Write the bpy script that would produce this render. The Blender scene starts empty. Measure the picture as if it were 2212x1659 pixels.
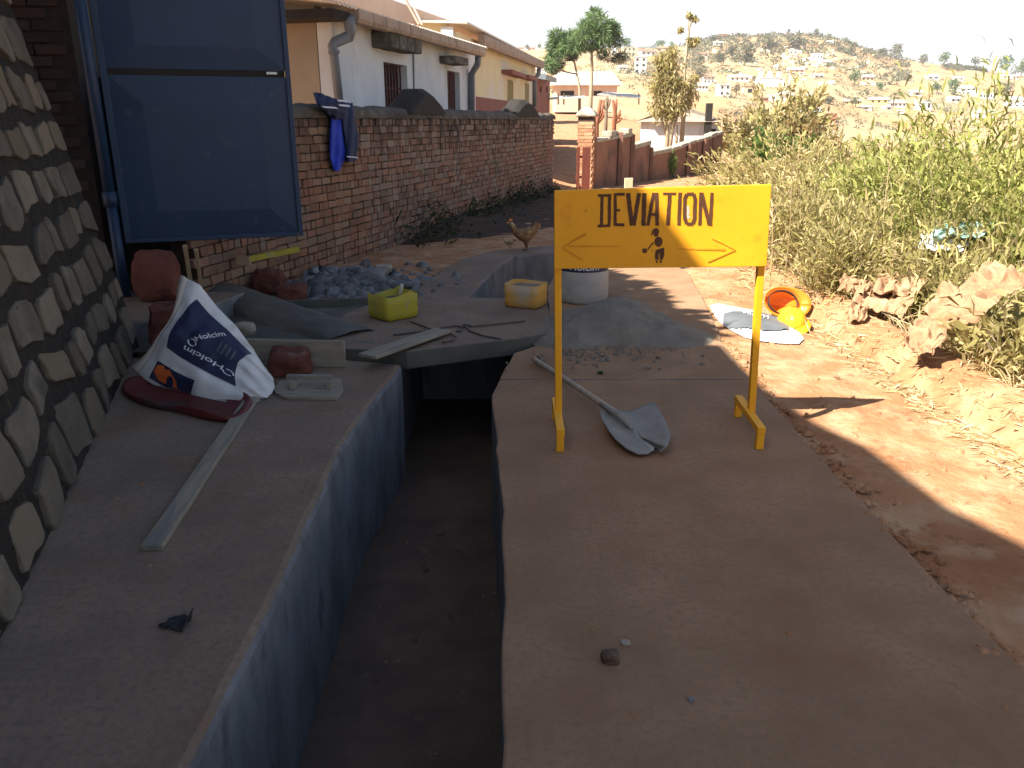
import bpy, bmesh, math, random
import numpy as np
from mathutils import Vector, Matrix, noise
rad = math.radians
R = random.Random(11)
NR = np.random.RandomState(5)
sc = bpy.context.scene
col = sc.collection

# ------------------------------------------------------------------ camera
F, CX, CY, EYE = 1720.0, 1106.0, 829.5, 1.6          # focal length and centre on a 2212-wide frame
PITCH = math.atan(568 / 1720.0)
cam = bpy.data.cameras.new('camera')
cam.sensor_width = 36.0
cam.lens = 36.0 * F / 2212.0
cam.clip_start, cam.clip_end = 0.05, 6000
camo = bpy.data.objects.new('camera', cam)
col.objects.link(camo)
camo.location = (0, 0, EYE)
camo.rotation_euler = (math.pi / 2 - PITCH, 0, 0)
sc.camera = camo

# ------------------------------------------------------------------ daylight
SUN_AZ, SUN_EL = rad(31), rad(48)                     # direction the light travels, from +X towards +Y
world = bpy.data.worlds.new('World')
sc.world = world
world.use_nodes = True
wn = world.node_tree
wn.nodes.clear()
sky = wn.nodes.new('ShaderNodeTexSky')
sky.sky_type = 'NISHITA'
sky.sun_disc = False
sky.sun_elevation = SUN_EL
sky.sun_rotation = math.atan2(-math.cos(SUN_AZ), -math.sin(SUN_AZ))
sky.air_density, sky.dust_density, sky.ozone_density = 1.0, 1.6, 1.0
SKY_STRENGTH = 0.05
HAZE_L = 8.0
bgs = wn.nodes.new('ShaderNodeBackground')
bgs.inputs['Strength'].default_value = SKY_STRENGTH
wo = wn.nodes.new('ShaderNodeOutputWorld')
# bright haze and thin cloud low over the horizon, thinning out upwards to clear blue
tc = wn.nodes.new('ShaderNodeTexCoord')
sx = wn.nodes.new('ShaderNodeSeparateXYZ')
el = wn.nodes.new('ShaderNodeValToRGB')
for e in list(el.color_ramp.elements)[1:]: el.color_ramp.elements.remove(e)
el.color_ramp.elements[0].position = 0.0; el.color_ramp.elements[0].color = (.95, .95, .95, 1)
for p_, c_ in ((.10, .92), (.17, .62), (.26, .22), (.40, .05), (.7, .0)):
    e = el.color_ramp.elements.new(p_); e.color = (c_, c_, c_, 1)
mp = wn.nodes.new('ShaderNodeMapping')
mp.inputs['Scale'].default_value = (1.0, 1.0, 5.0)
cn = wn.nodes.new('ShaderNodeTexNoise')
cn.inputs['Scale'].default_value = 2.6
cn.inputs['Detail'].default_value = 5
cr = wn.nodes.new('ShaderNodeMapRange')
cr.inputs['From Min'].default_value = .38; cr.inputs['From Max'].default_value = .60
cr.inputs['To Min'].default_value = .66; cr.inputs['To Max'].default_value = 1.0
mu_ = wn.nodes.new('ShaderNodeMath'); mu_.operation = 'MULTIPLY'
cmix = wn.nodes.new('ShaderNodeMixRGB')
cmix.inputs['Color2'].default_value = (HAZE_L, HAZE_L * 1.01, HAZE_L * 1.04, 1)
L = wn.links.new
L(tc.outputs['Generated'], mp.inputs['Vector']); L(tc.outputs['Generated'], sx.inputs['Vector'])
L(sx.outputs['Z'], el.inputs['Fac'])
L(mp.outputs['Vector'], cn.inputs['Vector'])
L(cn.outputs['Fac'], cr.inputs['Value'])
L(cr.outputs['Result'], mu_.inputs[0]); L(el.outputs['Color'], mu_.inputs[1])
L(mu_.outputs[0], cmix.inputs['Fac'])
L(sky.outputs['Color'], cmix.inputs['Color1'])
L(cmix.outputs['Color'], bgs.inputs['Color'])
L(bgs.outputs['Background'], wo.inputs['Surface'])

sun = bpy.data.lights.new('sun', 'SUN')
sun.energy = 5.0
sun.angle = rad(0.5)
sun.color = (1.0, 0.93, 0.80)
suno = bpy.data.objects.new('sun', sun)
col.objects.link(suno)
SD = Vector((math.cos(SUN_AZ) * math.cos(SUN_EL), math.sin(SUN_AZ) * math.cos(SUN_EL), -math.sin(SUN_EL)))
suno.rotation_euler = SD.to_track_quat('-Z', 'Y').to_euler()
suno.location = (-20, -12, 30)

sc.view_settings.view_transform = 'Standard'
sc.view_settings.look = 'None'
sc.view_settings.exposure = 1.7
sc.view_settings.gamma = 1.0
sc.view_settings.use_curve_mapping = False
sc.render.engine = 'CYCLES'
sc.cycles.max_bounces = 6
sc.cycles.diffuse_bounces = 4
sc.cycles.glossy_bounces = 2
sc.cycles.transmission_bounces = 3
sc.cycles.transparent_max_bounces = 4
sc.cycles.use_denoising = True

# ------------------------------------------------------------------ measuring helpers (photo point -> place)
def ray(u, v):
    x, y = (u - CX) / F, -(v - CY) / F
    return Vector((x, math.cos(PITCH) + y * math.sin(PITCH), -math.sin(PITCH) + y * math.cos(PITCH)))
def G(u, v, z=0.0):
    d = ray(u, v); t = (z - EYE) / d.z
    return Vector((d.x * t, d.y * t, z))
def AT(u, v, Y):
    d = ray(u, v); t = Y / d.y
    return Vector((d.x * t, Y, EYE + d.z * t))
def ONPLANE(u, v, p, n):
    d = ray(u, v); o = Vector((0, 0, EYE)); n = Vector(n)
    t = (Vector(p) - o).dot(n) / d.dot(n)
    return o + d * t

# ------------------------------------------------------------------ object helpers
def link(o, parent=None):
    col.objects.link(o)
    if parent is not None:
        o.parent = parent
    return o
def tag(o, label=None, cat=None, group=None, kind=None):
    if label: o['label'] = label
    if cat: o['category'] = cat
    if group: o['group'] = group
    if kind: o['kind'] = kind
    return o
def thing(name, label, cat, loc=(0, 0, 0), rz=0.0, group=None, rot=None):
    o = bpy.data.objects.new(name, None)
    o.empty_display_size = 0.1
    o.location = loc
    o.rotation_euler = rot if rot is not None else (0, 0, rz)
    link(o)
    return tag(o, label, cat, group)
def obj(name, me, m=None, parent=None, loc=None, rot=None, kind=None):
    if m is not None and len(me.materials) == 0:
        me.materials.append(m)
    o = bpy.data.objects.new(name, me)
    if loc is not None: o.location = loc
    if rot is not None: o.rotation_euler = rot
    link(o, parent)
    if kind: o['kind'] = kind
    return o
def copy_tree(o, parent=None):
    c = o.copy(); link(c, parent)
    for ch in list(o.children):
        copy_tree(ch, c)
    return c
def bevel(o, w=0.006, seg=2, angle=40):
    md = o.modifiers.new('bevel', 'BEVEL'); md.width = w; md.segments = seg
    md.limit_method = 'ANGLE'; md.angle_limit = rad(angle)
    return o
def np_mesh(name, V, Q, rnd=None, smooth=False):
    """fast mesh from an array of vertices and an array of equal-length faces"""
    V = np.asarray(V, dtype=np.float32); Q = np.asarray(Q, dtype=np.int32)
    me = bpy.data.meshes.new(name)
    nf, k = Q.shape
    me.vertices.add(len(V)); me.vertices.foreach_set('co', V.ravel())
    me.loops.add(nf * k); me.loops.foreach_set('vertex_index', Q.ravel())
    me.polygons.add(nf); me.polygons.foreach_set('loop_start', np.arange(0, nf * k, k, dtype=np.int32))
    try: me.polygons.foreach_set('loop_total', np.full(nf, k, dtype=np.int32))
    except Exception: pass
    if smooth: me.polygons.foreach_set('use_smooth', np.ones(nf, dtype=bool))
    if rnd is not None:
        a = me.attributes.new('rnd', 'FLOAT', 'FACE'); a.data.foreach_set('value', np.asarray(rnd, dtype=np.float32))
    me.update(calc_edges=True)
    return me
class MB:
    """collects simple shapes into one mesh"""
    def __init__(s): s.v = []; s.f = []; s.r = []
    def add(s, vs, fs, r=0.0):
        b = len(s.v); s.v += [tuple(p) for p in vs]; s.f += [tuple(i + b for i in f) for f in fs]; s.r += [r] * len(fs)
        return s
    def box(s, c, d, M=None, r=0.0, jit=0.0):
        cx, cy, cz = c; dx, dy, dz = d[0] / 2, d[1] / 2, d[2] / 2
        vs = [Vector((x * dx, y * dy, z * dz)) for z in (-1, 1) for x, y in ((-1, -1), (1, -1), (1, 1), (-1, 1))]
        if jit: vs = [p + Vector((R.uniform(-jit, jit), R.uniform(-jit, jit), R.uniform(-jit, jit))) for p in vs]
        if M is not None: vs = [M @ p for p in vs]
        vs = [p + Vector(c) for p in vs]
        return s.add(vs, [(3, 2, 1, 0), (4, 5, 6, 7), (0, 1, 5, 4), (1, 2, 6, 5), (2, 3, 7, 6), (3, 0, 4, 7)], r)
    def bar(s, a, b, w, h, up=(0, 0, 1), r=0.0):
        a, b = Vector(a), Vector(b); d = (b - a); l = d.length; d.normalize()
        sd = d.cross(Vector(up)); sd = sd.normalized() if sd.length > 1e-6 else Vector((1, 0, 0)); u = sd.cross(d)
        M = Matrix((d, sd, u)).transposed()
        return s.box((a + b) / 2, (l, w, h), M, r)
    def prism(s, poly, z0, z1, r=0.0):
        n = len(poly)
        vs = [(p[0], p[1], z0) for p in poly] + [(p[0], p[1], z1) for p in poly]
        return s.add(vs, [tuple(range(n - 1, -1, -1)), tuple(range(n, 2 * n))] + [(i, (i + 1) % n, n + (i + 1) % n, n + i) for i in range(n)], r)
    def tube(s, pts, rads, n=8, cap=True, r=0.0, flat=None):
        pts = [Vector(p) for p in pts]
        if not hasattr(rads, '__len__'): rads = [rads] * len(pts)
        vs = []; up0 = None
        for i, p in enumerate(pts):
            d = (pts[min(i + 1, len(pts) - 1)] - pts[max(i - 1, 0)]).normalized()
            if up0 is None: up0 = Vector((0, 0, 1)) if abs(d.z) < 0.9 else Vector((0, 1, 0))
            a = d.cross(up0).normalized(); b = a.cross(d).normalized(); up0 = b
            for k in range(n):
                t = 2 * math.pi * k / n
                vs.append(p + (a * math.cos(t) + b * math.sin(t) * (flat or 1.0)) * rads[i])
        fs = [(i * n + k, i * n + (k + 1) % n, (i + 1) * n + (k + 1) % n, (i + 1) * n + k) for i in range(len(pts) - 1) for k in range(n)]
        if cap: fs += [tuple(range(n - 1, -1, -1)), tuple(range((len(pts) - 1) * n, len(pts) * n))]
        return s.add(vs, fs, r)
    def lathe(s, prof, n=24, c=(0, 0, 0), r=0.0):
        vs = [(c[0] + p[0] * math.cos(2 * math.pi * k / n), c[1] + p[0] * math.sin(2 * math.pi * k / n), c[2] + p[1]) for p in prof for k in range(n)]
        fs = [(i * n + k, i * n + (k + 1) % n, (i + 1) * n + (k + 1) % n, (i + 1) * n + k) for i in range(len(prof) - 1) for k in range(n)]
        fs += [tuple(range(n - 1, -1, -1)), tuple(range((len(prof) - 1) * n, len(prof) * n))]
        return s.add(vs, fs, r)
    def grid(s, fn, nu, nv, r=0.0, close=False):
        vs = [fn(i / nu, j / nv) for j in range(nv + 1) for i in range(nu + 1)]
        w = nu + 1
        return s.add(vs, [(j * w + i, j * w + i + 1, (j + 1) * w + i + 1, (j + 1) * w + i) for j in range(nv) for i in range(nu)], r)
    def mesh(s, name, smooth=False, fix=False):
        me = bpy.data.meshes.new(name); me.from_pydata(s.v, [], s.f)
        if fix:
            b = bmesh.new(); b.from_mesh(me); bmesh.ops.recalc_face_normals(b, faces=b.faces); b.to_mesh(me); b.free()
        a = me.attributes.new('rnd', 'FLOAT', 'FACE')
        a.data.foreach_set('value', s.r if len(s.r) == len(me.polygons) else [0.0] * len(me.polygons))
        if smooth:
            for p in me.polygons: p.use_smooth = True
        return me
    def build(s, name, m, parent=None, smooth=False, fix=False, **k):
        return obj(name, s.mesh(name, smooth, fix), m, parent, **k)
def nz(x, y, z=0.0, sc_=1.0):
    return noise.noise(Vector((x * sc_, y * sc_, z * sc_)))
def rock_mesh(name, sx, sy, sz, seed, rough=0.25, sub=3, flat=0.0):
    b = bmesh.new(); bmesh.ops.create_icosphere(b, subdivisions=sub, radius=1.0)
    for v in b.verts:
        p = v.co.copy()
        q = Vector((max(-.74, min(.74, p.x)), max(-.74, min(.74, p.y)), max(-.74, min(.74, p.z)))) / .74
        p = p.lerp(q, .75)
        d = noise.noise(p * 1.1 + Vector((seed * 7.3, seed * 3.1, 0))) * rough + noise.noise(p * 3.1 + Vector((seed, 0, seed * 5))) * rough * .4 + noise.noise(p * 8 + Vector((0, seed, 1))) * rough * .12
        p *= 1 + d
        v.co = Vector((p.x * sx, p.y * sy, p.z * sz))
    me = bpy.data.meshes.new(name); b.to_mesh(me); b.free()
    return me
def text_mesh(txt, size=1.0, space=1.0):
    cu = bpy.data.curves.new('lettering', 'FONT'); cu.body = txt; cu.size = size; cu.space_character = space
    cu.offset = 0.012 * size
    o = bpy.data.objects.new('lettering', cu); col.objects.link(o)
    dg = bpy.context.evaluated_depsgraph_get(); dg.update()
    me = bpy.data.meshes.new_from_object(o.evaluated_get(dg))
    b = bmesh.new(); b.from_mesh(me)
    for _ in range(2):
        long_ = [e for e in b.edges if e.calc_length() > 0.16 * size]
        if long_: bmesh.ops.subdivide_edges(b, edges=long_, cuts=1)
    bmesh.ops.triangulate(b, faces=b.faces)
    V = [tuple(v.co) for v in b.verts]; Fa = [tuple(v.index for v in f.verts) for f in b.faces]
    b.verts.index_update()
    Fa = [tuple(v.index for v in f.verts) for f in b.faces]
    b.free()
    bpy.data.objects.remove(o); bpy.data.curves.remove(cu); bpy.data.meshes.remove(me)
    w = max(v[0] for v in V); h = max(v[1] for v in V)
    return V, Fa, w, h

# ------------------------------------------------------------------ materials
def mat(name, c1, c2=None, scale=6.0, detail=6.0, lo=0.35, hi=0.65, rough=0.85, bump=0.15, bscale=None, bdist=0.01,
        c3=None, s3=3.0, t3=(0.55, 0.65), c4=None, s4=1.2, t4=(0.55, 0.7), stretch=None, rnd=0.0, coord='obj',
        metallic=0.0, spec=0.35, trans=0.0, hue=0.0, tint=None, zstain=None):
    m = bpy.data.materials.new(name); m.use_nodes = True
    nt = m.node_tree; n = nt.nodes; n.clear(); k = nt.links.new
    out = n.new('ShaderNodeOutputMaterial'); bs = n.new('ShaderNodeBsdfPrincipled')
    bs.inputs['Roughness'].default_value = rough
    bs.inputs['Metallic'].default_value = metallic
    bs.inputs['Specular IOR Level'].default_value = spec
    if coord == 'pos':
        g = n.new('ShaderNodeNewGeometry'); vec = g.outputs['Position']
    else:
        t = n.new('ShaderNodeTexCoord'); vec = t.outputs['Object']
    if stretch:
        mpn = n.new('ShaderNodeMapping'); mpn.inputs['Scale'].default_value = stretch; k(vec, mpn.inputs['Vector']); vec = mpn.outputs['Vector']
    oi = n.new('ShaderNodeObjectInfo')
    if coord != 'pos':
        av = n.new('ShaderNodeVectorMath'); av.operation = 'ADD'
        mu = n.new('ShaderNodeMath'); mu.operation = 'MULTIPLY'; mu.inputs[1].default_value = 37.0
        k(oi.outputs['Random'], mu.inputs[0]); k(vec, av.inputs[0]); k(mu.outputs[0], av.inputs[1]); vec = av.outputs[0]
    def noise_(s, d=detail):
        q = n.new('ShaderNodeTexNoise'); q.inputs['Scale'].default_value = s; q.inputs['Detail'].default_value = d
        q.inputs['Roughness'].default_value = 0.6; k(vec, q.inputs['Vector']); return q.outputs['Fac']
    def ramp(f, a, b):
        q = n.new('ShaderNodeMapRange'); q.inputs['From Min'].default_value = a; q.inputs['From Max'].default_value = b; q.clamp = True
        k(f, q.inputs['Value']); return q.outputs['Result']
    def mix(f, a, b):
        q = n.new('ShaderNodeMix'); q.data_type = 'RGBA'; k(f, q.inputs['Factor'])
        for idx, x in ((6, a), (7, b)):
            if isinstance(x, tuple): q.inputs[idx].default_value = (*x, 1)
            else: k(x, q.inputs[idx])
        return q.outputs[2]
    c2 = c2 or tuple(x * 0.75 for x in c1)
    cur = mix(ramp(noise_(scale), lo, hi), tuple(c1), tuple(c2))
    if c3: cur = mix(ramp(noise_(s3), *t3), cur, tuple(c3))
    if c4: cur = mix(ramp(noise_(s4, 4), *t4), cur, tuple(c4))
    if zstain:                              # soot and moss that runs down from the top of a wall
        g2 = n.new('ShaderNodeNewGeometry'); sp = n.new('ShaderNodeSeparateXYZ'); k(g2.outputs['Position'], sp.inputs[0])
        q2 = n.new('ShaderNodeTexNoise'); q2.inputs['Scale'].default_value = 2.2; q2.inputs['Detail'].default_value = 7
        m2 = n.new('ShaderNodeMapping'); m2.inputs['Scale'].default_value = (1.6, 1.6, .35); k(g2.outputs['Position'], m2.inputs['Vector']); k(m2.outputs['Vector'], q2.inputs['Vector'])
        a2 = n.new('ShaderNodeMath'); a2.operation = 'MULTIPLY_ADD'; a2.inputs[1].default_value = 1.7; k(q2.outputs['Fac'], a2.inputs[0]); k(sp.outputs['Z'], a2.inputs[2])
        s2 = n.new('ShaderNodeMath'); s2.operation = 'MULTIPLY'; s2.inputs[1].default_value = zstain[3]; k(ramp(a2.outputs[0], zstain[0], zstain[1]), s2.inputs[0])
        cur = mix(s2.outputs[0], cur, tuple(zstain[2]))
    if rnd or hue or tint:
        at = n.new('ShaderNodeAttribute'); at.attribute_name = 'rnd'
        ad = n.new('ShaderNodeMath'); ad.operation = 'ADD'; k(at.outputs['Fac'], ad.inputs[0]); k(oi.outputs['Random'], ad.inputs[1])
        fr = n.new('ShaderNodeMath'); fr.operation = 'FRACT'; k(ad.outputs[0], fr.inputs[0]); rv = fr.outputs[0]
        if tint:
            cur = mix(ramp(rv, tint[1], tint[2]), cur, tuple(tint[0]))
        f2 = n.new('ShaderNodeMath'); f2.operation = 'MULTIPLY'; f2.inputs[1].default_value = 7.13; k(rv, f2.inputs[0])
        f3 = n.new('ShaderNodeMath'); f3.operation = 'FRACT'; k(f2.outputs[0], f3.inputs[0])
        hs = n.new('ShaderNodeHueSaturation')
        if rnd:
            q = n.new('ShaderNodeMapRange'); q.inputs['To Min'].default_value = 1 - rnd; q.inputs['To Max'].default_value = 1 + rnd
            k(f3.outputs[0], q.inputs['Value']); k(q.outputs['Result'], hs.inputs['Value'])
        if hue:
            q = n.new('ShaderNodeMapRange'); q.inputs['To Min'].default_value = 0.5 - hue; q.inputs['To Max'].default_value = 0.5 + hue
            k(rv, q.inputs['Value']); k(q.outputs['Result'], hs.inputs['Hue'])
        k(cur, hs.inputs['Color']); cur = hs.outputs['Color']
    k(cur, bs.inputs['Base Color'])
    if bump:
        bn = n.new('ShaderNodeBump'); bn.inputs['Strength'].default_value = bump; bn.inputs['Distance'].default_value = bdist
        k(noise_(bscale or scale * 4, 8), bn.inputs['Height']); k(bn.outputs['Normal'], bs.inputs['Normal'])
    if trans:
        tr = n.new('ShaderNodeBsdfTranslucent'); k(cur, tr.inputs['Color'])
        ms = n.new('ShaderNodeMixShader'); ms.inputs['Fac'].default_value = trans
        k(bs.outputs[0], ms.inputs[1]); k(tr.outputs[0], ms.inputs[2]); k(ms.outputs[0], out.inputs['Surface'])
    else:
        k(bs.outputs[0], out.inputs['Surface'])
    return m
# ================================================================== MATERIALS
M = {}
M['dirt'] = mat('red_dirt', (.39, .20, .098), (.29, .130, .058), scale=1.7, detail=9, rough=.95, bump=1.0, bscale=9, bdist=.035, coord='pos',
                c3=(.44, .29, .17), s3=4, t3=(.45, .68), c4=(.19, .085, .04), s4=9, t4=(.60, .72))
M['mud'] = mat('trench_mud', (.125, .082, .055), (.075, .050, .036), scale=4, rough=.8, bump=.6, bscale=18, bdist=.02, coord='pos', c3=(.13, .09, .06), s3=7, t3=(.6, .7))
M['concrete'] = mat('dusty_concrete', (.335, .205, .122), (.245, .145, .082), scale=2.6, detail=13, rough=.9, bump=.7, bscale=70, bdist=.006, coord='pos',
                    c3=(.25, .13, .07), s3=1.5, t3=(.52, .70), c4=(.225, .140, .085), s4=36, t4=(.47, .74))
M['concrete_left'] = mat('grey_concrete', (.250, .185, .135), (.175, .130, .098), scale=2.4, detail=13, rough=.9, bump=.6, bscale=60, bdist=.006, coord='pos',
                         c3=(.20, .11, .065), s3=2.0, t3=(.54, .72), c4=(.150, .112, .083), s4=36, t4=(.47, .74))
M['trench_wall'] = mat('rough_render', (.20, .21, .225), (.115, .125, .135), scale=5, detail=9, rough=.85, bump=.8, bscale=16, bdist=.025, coord='pos',
                       c3=(.10, .10, .11), s3=6, t3=(.55, .66), stretch=(1, 1.0, .45))
M['wet_cement'] = mat('fresh_cement', (.105, .105, .092), (.075, .076, .068), scale=4, rough=.55, bump=.2, bscale=30, coord='pos')
M['mortar'] = mat('dark_mossy_mortar', (.026, .022, .018), (.014, .012, .010), scale=9, rough=.95, bump=.8, bscale=22, bdist=.03, coord='pos',
                  c3=(.13, .055, .03), s3=4, t3=(.66, .74), c4=(.06, .06, .02), s4=6, t4=(.62, .72))
M['stone'] = mat('weathered_stone', (.150, .130, .100), (.098, .086, .066), scale=5, detail=10, rough=.92, bump=.9, bscale=18, bdist=.015,
                 c3=(.06, .055, .048), s3=4, t3=(.54, .68), rnd=.30, tint=((.14, .115, .08), .5, .9))
M['brick'] = mat('old_brick', (.265, .130, .080), (.19, .098, .062), scale=7, rough=.92, bump=.5, bscale=30, bdist=.008, coord='pos',
                 c3=(.10, .075, .06), s3=3, t3=(.56, .74), rnd=.20, tint=((.23, .15, .10), .35, .9), zstain=(1.9, 2.55, (.030, .025, .021), .95))
M['brick_wall'] = mat('brick_in_wall', (.25, .13, .085), (.18, .10, .068), scale=9, rough=.92, bump=.5, bscale=30, bdist=.008, coord='pos',
                      c3=(.11, .085, .07), s3=1.1, t3=(.54, .72), c4=(.25, .20, .16), s4=2.5, t4=(.58, .70), rnd=.20, tint=((.20, .15, .12), .35, .9), zstain=(1.9, 2.55, (.030, .025, .021), .95))
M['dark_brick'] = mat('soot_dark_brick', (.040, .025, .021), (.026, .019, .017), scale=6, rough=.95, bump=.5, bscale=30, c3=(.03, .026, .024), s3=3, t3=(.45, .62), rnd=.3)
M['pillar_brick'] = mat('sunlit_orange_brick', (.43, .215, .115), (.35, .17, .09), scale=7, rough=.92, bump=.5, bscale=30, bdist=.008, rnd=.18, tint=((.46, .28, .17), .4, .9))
M['joint'] = mat('earth_mortar', (.07, .042, .032), (.04, .028, .023), scale=9, rough=.95, bump=.5, bscale=40, coord='pos')
M['coping'] = mat('blackened_coping', (.115, .10, .085), (.05, .045, .04), scale=3.4, detail=9, rough=.95, bump=.7, bscale=22, bdist=.02, coord='pos',
                  c3=(.22, .19, .15), s3=5, t3=(.60, .72), c4=(.10, .09, .03), s4=4, t4=(.64, .74))
M['yellow_paint'] = mat('sign_yellow', (.86, .41, .014), (.80, .37, .012), scale=3, rough=.55, bump=.12, spec=.35, c3=(.50, .20, .02), s3=24, t3=(.66, .72), c4=(.66, .25, .01), s4=5, t4=(.60, .78))
M['sign_brown'] = mat('sign_lettering', (.105, .042, .018), (.075, .030, .015), scale=14, rough=.65, bump=.1)
M['arrow_paint'] = mat('faded_arrow', (.52, .21, .008), (.68, .29, .008), scale=11, rough=.65, bump=.05)
M['blue_steel'] = mat('gate_blue', (.014, .040, .094), (.011, .032, .076), scale=1.5, rough=.5, bump=.06, bscale=5, spec=.4, c3=(.05, .065, .10), s3=9, t3=(.62, .76), c4=(.085, .045, .03), s4=13, t4=(.69, .75))
M['wood_grey'] = mat('cement_grey_wood', (.31, .28, .22), (.21, .19, .15), scale=3, rough=.8, bump=.3, bscale=30, stretch=(1, 9, 9), c3=(.16, .165, .16), s3=1.6, t3=(.56, .68))
M['wood_tan'] = mat('bare_wood', (.40, .31, .20), (.30, .22, .13), scale=3, rough=.75, bump=.25, bscale=26, stretch=(1, 9, 9))
M['wood_handle'] = mat('shovel_handle_wood', (.40, .34, .27), (.30, .25, .19), scale=3, rough=.6, bump=.15, bscale=26, stretch=(1, 9, 9))
M['steel'] = mat('worn_steel', (.42, .44, .47), (.30, .31, .33), scale=6, rough=.38, bump=.1, metallic=.75, c3=(.30, .28, .24), s3=6, t3=(.48, .6))
M['cemented_steel'] = mat('cement_coated_steel', (.30, .29, .26), (.23, .22, .20), scale=9, rough=.85, bump=.4, bscale=30, metallic=.1)
M['rebar'] = mat('rebar_steel', (.13, .11, .10), (.08, .065, .06), scale=20, rough=.6, bump=.4, bscale=90, metallic=.4)
M['jerry_yellow'] = mat('yellow_plastic', (.47, .41, .035), (.38, .335, .05), scale=6, rough=.5, bump=.1, spec=.4, trans=.15, c3=(.33, .31, .20), s3=5, t3=(.60, .72))
M['jerry_orange'] = mat('orange_plastic', (.68, .36, .05), (.56, .32, .09), scale=6, rough=.5, bump=.1, spec=.4, trans=.12, c3=(.48, .41, .31), s3=4, t3=(.50, .66))
M['mortar_mix'] = mat('wet_mortar', (.10, .095, .085), (.07, .066, .06), scale=14, rough=.7, bump=.7, bscale=40)
M['bag_white'] = mat('woven_plastic_white', (.72, .72, .70), (.60, .60, .58), scale=5, rough=.55, bump=.25, bscale=160, bdist=.003, c3=(.40, .36, .31), s3=4, t3=(.60, .74))
M['sack_grey'] = mat('dusty_woven_sack', (.42, .41, .38), (.33, .32, .30), scale=5, rough=.7, bump=.3, bscale=150, bdist=.003, c3=(.28, .25, .22), s3=4, t3=(.56, .72))
M['bag_inner'] = mat('woven_plastic_inside', (.50, .47, .40), (.42, .39, .33), scale=5, rough=.7, bump=.25, bscale=160, bdist=.003)
M['bag_navy'] = mat('navy_print', (.022, .030, .075), (.018, .024, .06), scale=5, rough=.5, bump=.2, bscale=160, bdist=.003, c3=(.06, .065, .10), s3=4, t3=(.62, .76))
M['bag_orange'] = mat('orange_print', (.75, .16, .035), (.62, .13, .03), scale=5, rough=.55, bump=.1)
M['bag_letter'] = mat('pale_print', (.70, .72, .74), (.62, .64, .66), scale=5, rough=.55, bump=.05)
M['bag_grey'] = mat('grey_print', (.13, .14, .155), (.10, .11, .12), scale=5, rough=.6, bump=.1)
M['red_stone'] = mat('red_laterite_stone', (.175, .058, .040), (.105, .036, .026), scale=4, detail=9, rough=.95, bump=.8, bscale=14, bdist=.02, c3=(.20, .12, .095), s3=5, t3=(.60, .72))
M['grey_stone'] = mat('blue_grey_stone', (.20, .21, .22), (.13, .135, .145), scale=5, detail=9, rough=.9, bump=.7, bscale=16, bdist=.015, rnd=.25)
M['rubble'] = mat('broken_stone', (.19, .195, .20), (.11, .113, .118), scale=5, rough=.9, bump=.4, bscale=30, coord='pos', rnd=.4)
M['sand'] = mat('damp_sand', (.22, .197, .160), (.162, .146, .122), scale=7, detail=9, rough=.98, bump=.7, bscale=70, bdist=.012, coord='pos', c3=(.19, .165, .14), s3=3, t3=(.55, .7))
M['brown_paper'] = mat('brown_paper', (.40, .245, .145), (.33, .19, .105), scale=4, rough=.85, bump=.3, bscale=12, c3=(.47, .31, .20), s3=3, t3=(.55, .7), trans=.1)
M['hat_yellow'] = mat('yellow_shell', (.85, .42, .02), (.80, .38, .02), scale=3, rough=.3, bump=.02, spec=.5)
M['hat_orange'] = mat('orange_shell', (.80, .22, .02), (.72, .19, .02), scale=3, rough=.3, bump=.02, spec=.5)
M['black_scrap'] = mat('black_rubber', (.02, .022, .026), (.03, .032, .036), scale=5, rough=.7, bump=.4, bscale=12)
M['red_plastic'] = mat('dark_red_plastic', (.13, .022, .02), (.08, .018, .016), scale=4, rough=.55, bump=.2, bscale=9, c3=(.05, .035, .032), s3=3, t3=(.55, .68))
M['jacket_navy'] = mat('navy_cloth', (.020, .032, .085), (.015, .025, .065), scale=6, rough=.8, bump=.3, bscale=40)
M['jacket_blue'] = mat('royal_blue_cloth', (.015, .05, .50), (.012, .035, .36), scale=4, rough=.75, bump=.3, bscale=30)
M['cloth_white'] = mat('white_stripe', (.55, .62, .75), (.48, .55, .68), scale=4, rough=.7, bump=.1)
M['plaster_white'] = mat('stained_white_plaster', (.66, .70, .72), (.52, .56, .59), scale=1.2, detail=9, rough=.9, bump=.2, bscale=24, coord='pos', c3=(.40, .40, .38), s3=1.0, t3=(.56, .76), stretch=(1, 1, .5))
M['plaster_grey'] = mat('beige_plaster', (.34, .28, .205), (.28, .23, .17), scale=1.2, detail=9, rough=.9, bump=.2, bscale=24, coord='pos')
M['plaster_cream'] = mat('cream_plaster', (.74, .66, .42), (.66, .58, .36), scale=1.0, detail=8, rough=.9, bump=.2, bscale=24, coord='pos', c3=(.70, .66, .55), s3=.7, t3=(.5, .65))
M['red_plinth'] = mat('oxblood_paint', (.27, .10, .08), (.21, .08, .065), scale=3, rough=.8, bump=.15, coord='pos')
M['gutter'] = mat('gutter_metal', (.36, .29, .23), (.28, .225, .18), scale=3, rough=.7, bump=.15, c3=(.20, .16, .13), s3=3, t3=(.55, .7))
M['grey_pipe'] = mat('grey_pvc', (.16, .19, .22), (.13, .155, .18), scale=3, rough=.45, bump=.05)
M['roof_metal'] = mat('pale_roof_sheet', (.66, .62, .55), (.58, .54, .48), scale=2, rough=.5, bump=.05, metallic=.1)
M['roof_pink'] = mat('pinkish_parapet', (.62, .46, .36), (.54, .39, .30), scale=1.4, rough=.9, bump=.2, coord='pos')
M['dark_eave'] = mat('shade_dark_trim', (.030, .026, .023), (.02, .018, .016), scale=3, rough=.9, bump=.2)  # near-black base colour stands in for shade on wall caps and verge
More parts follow.
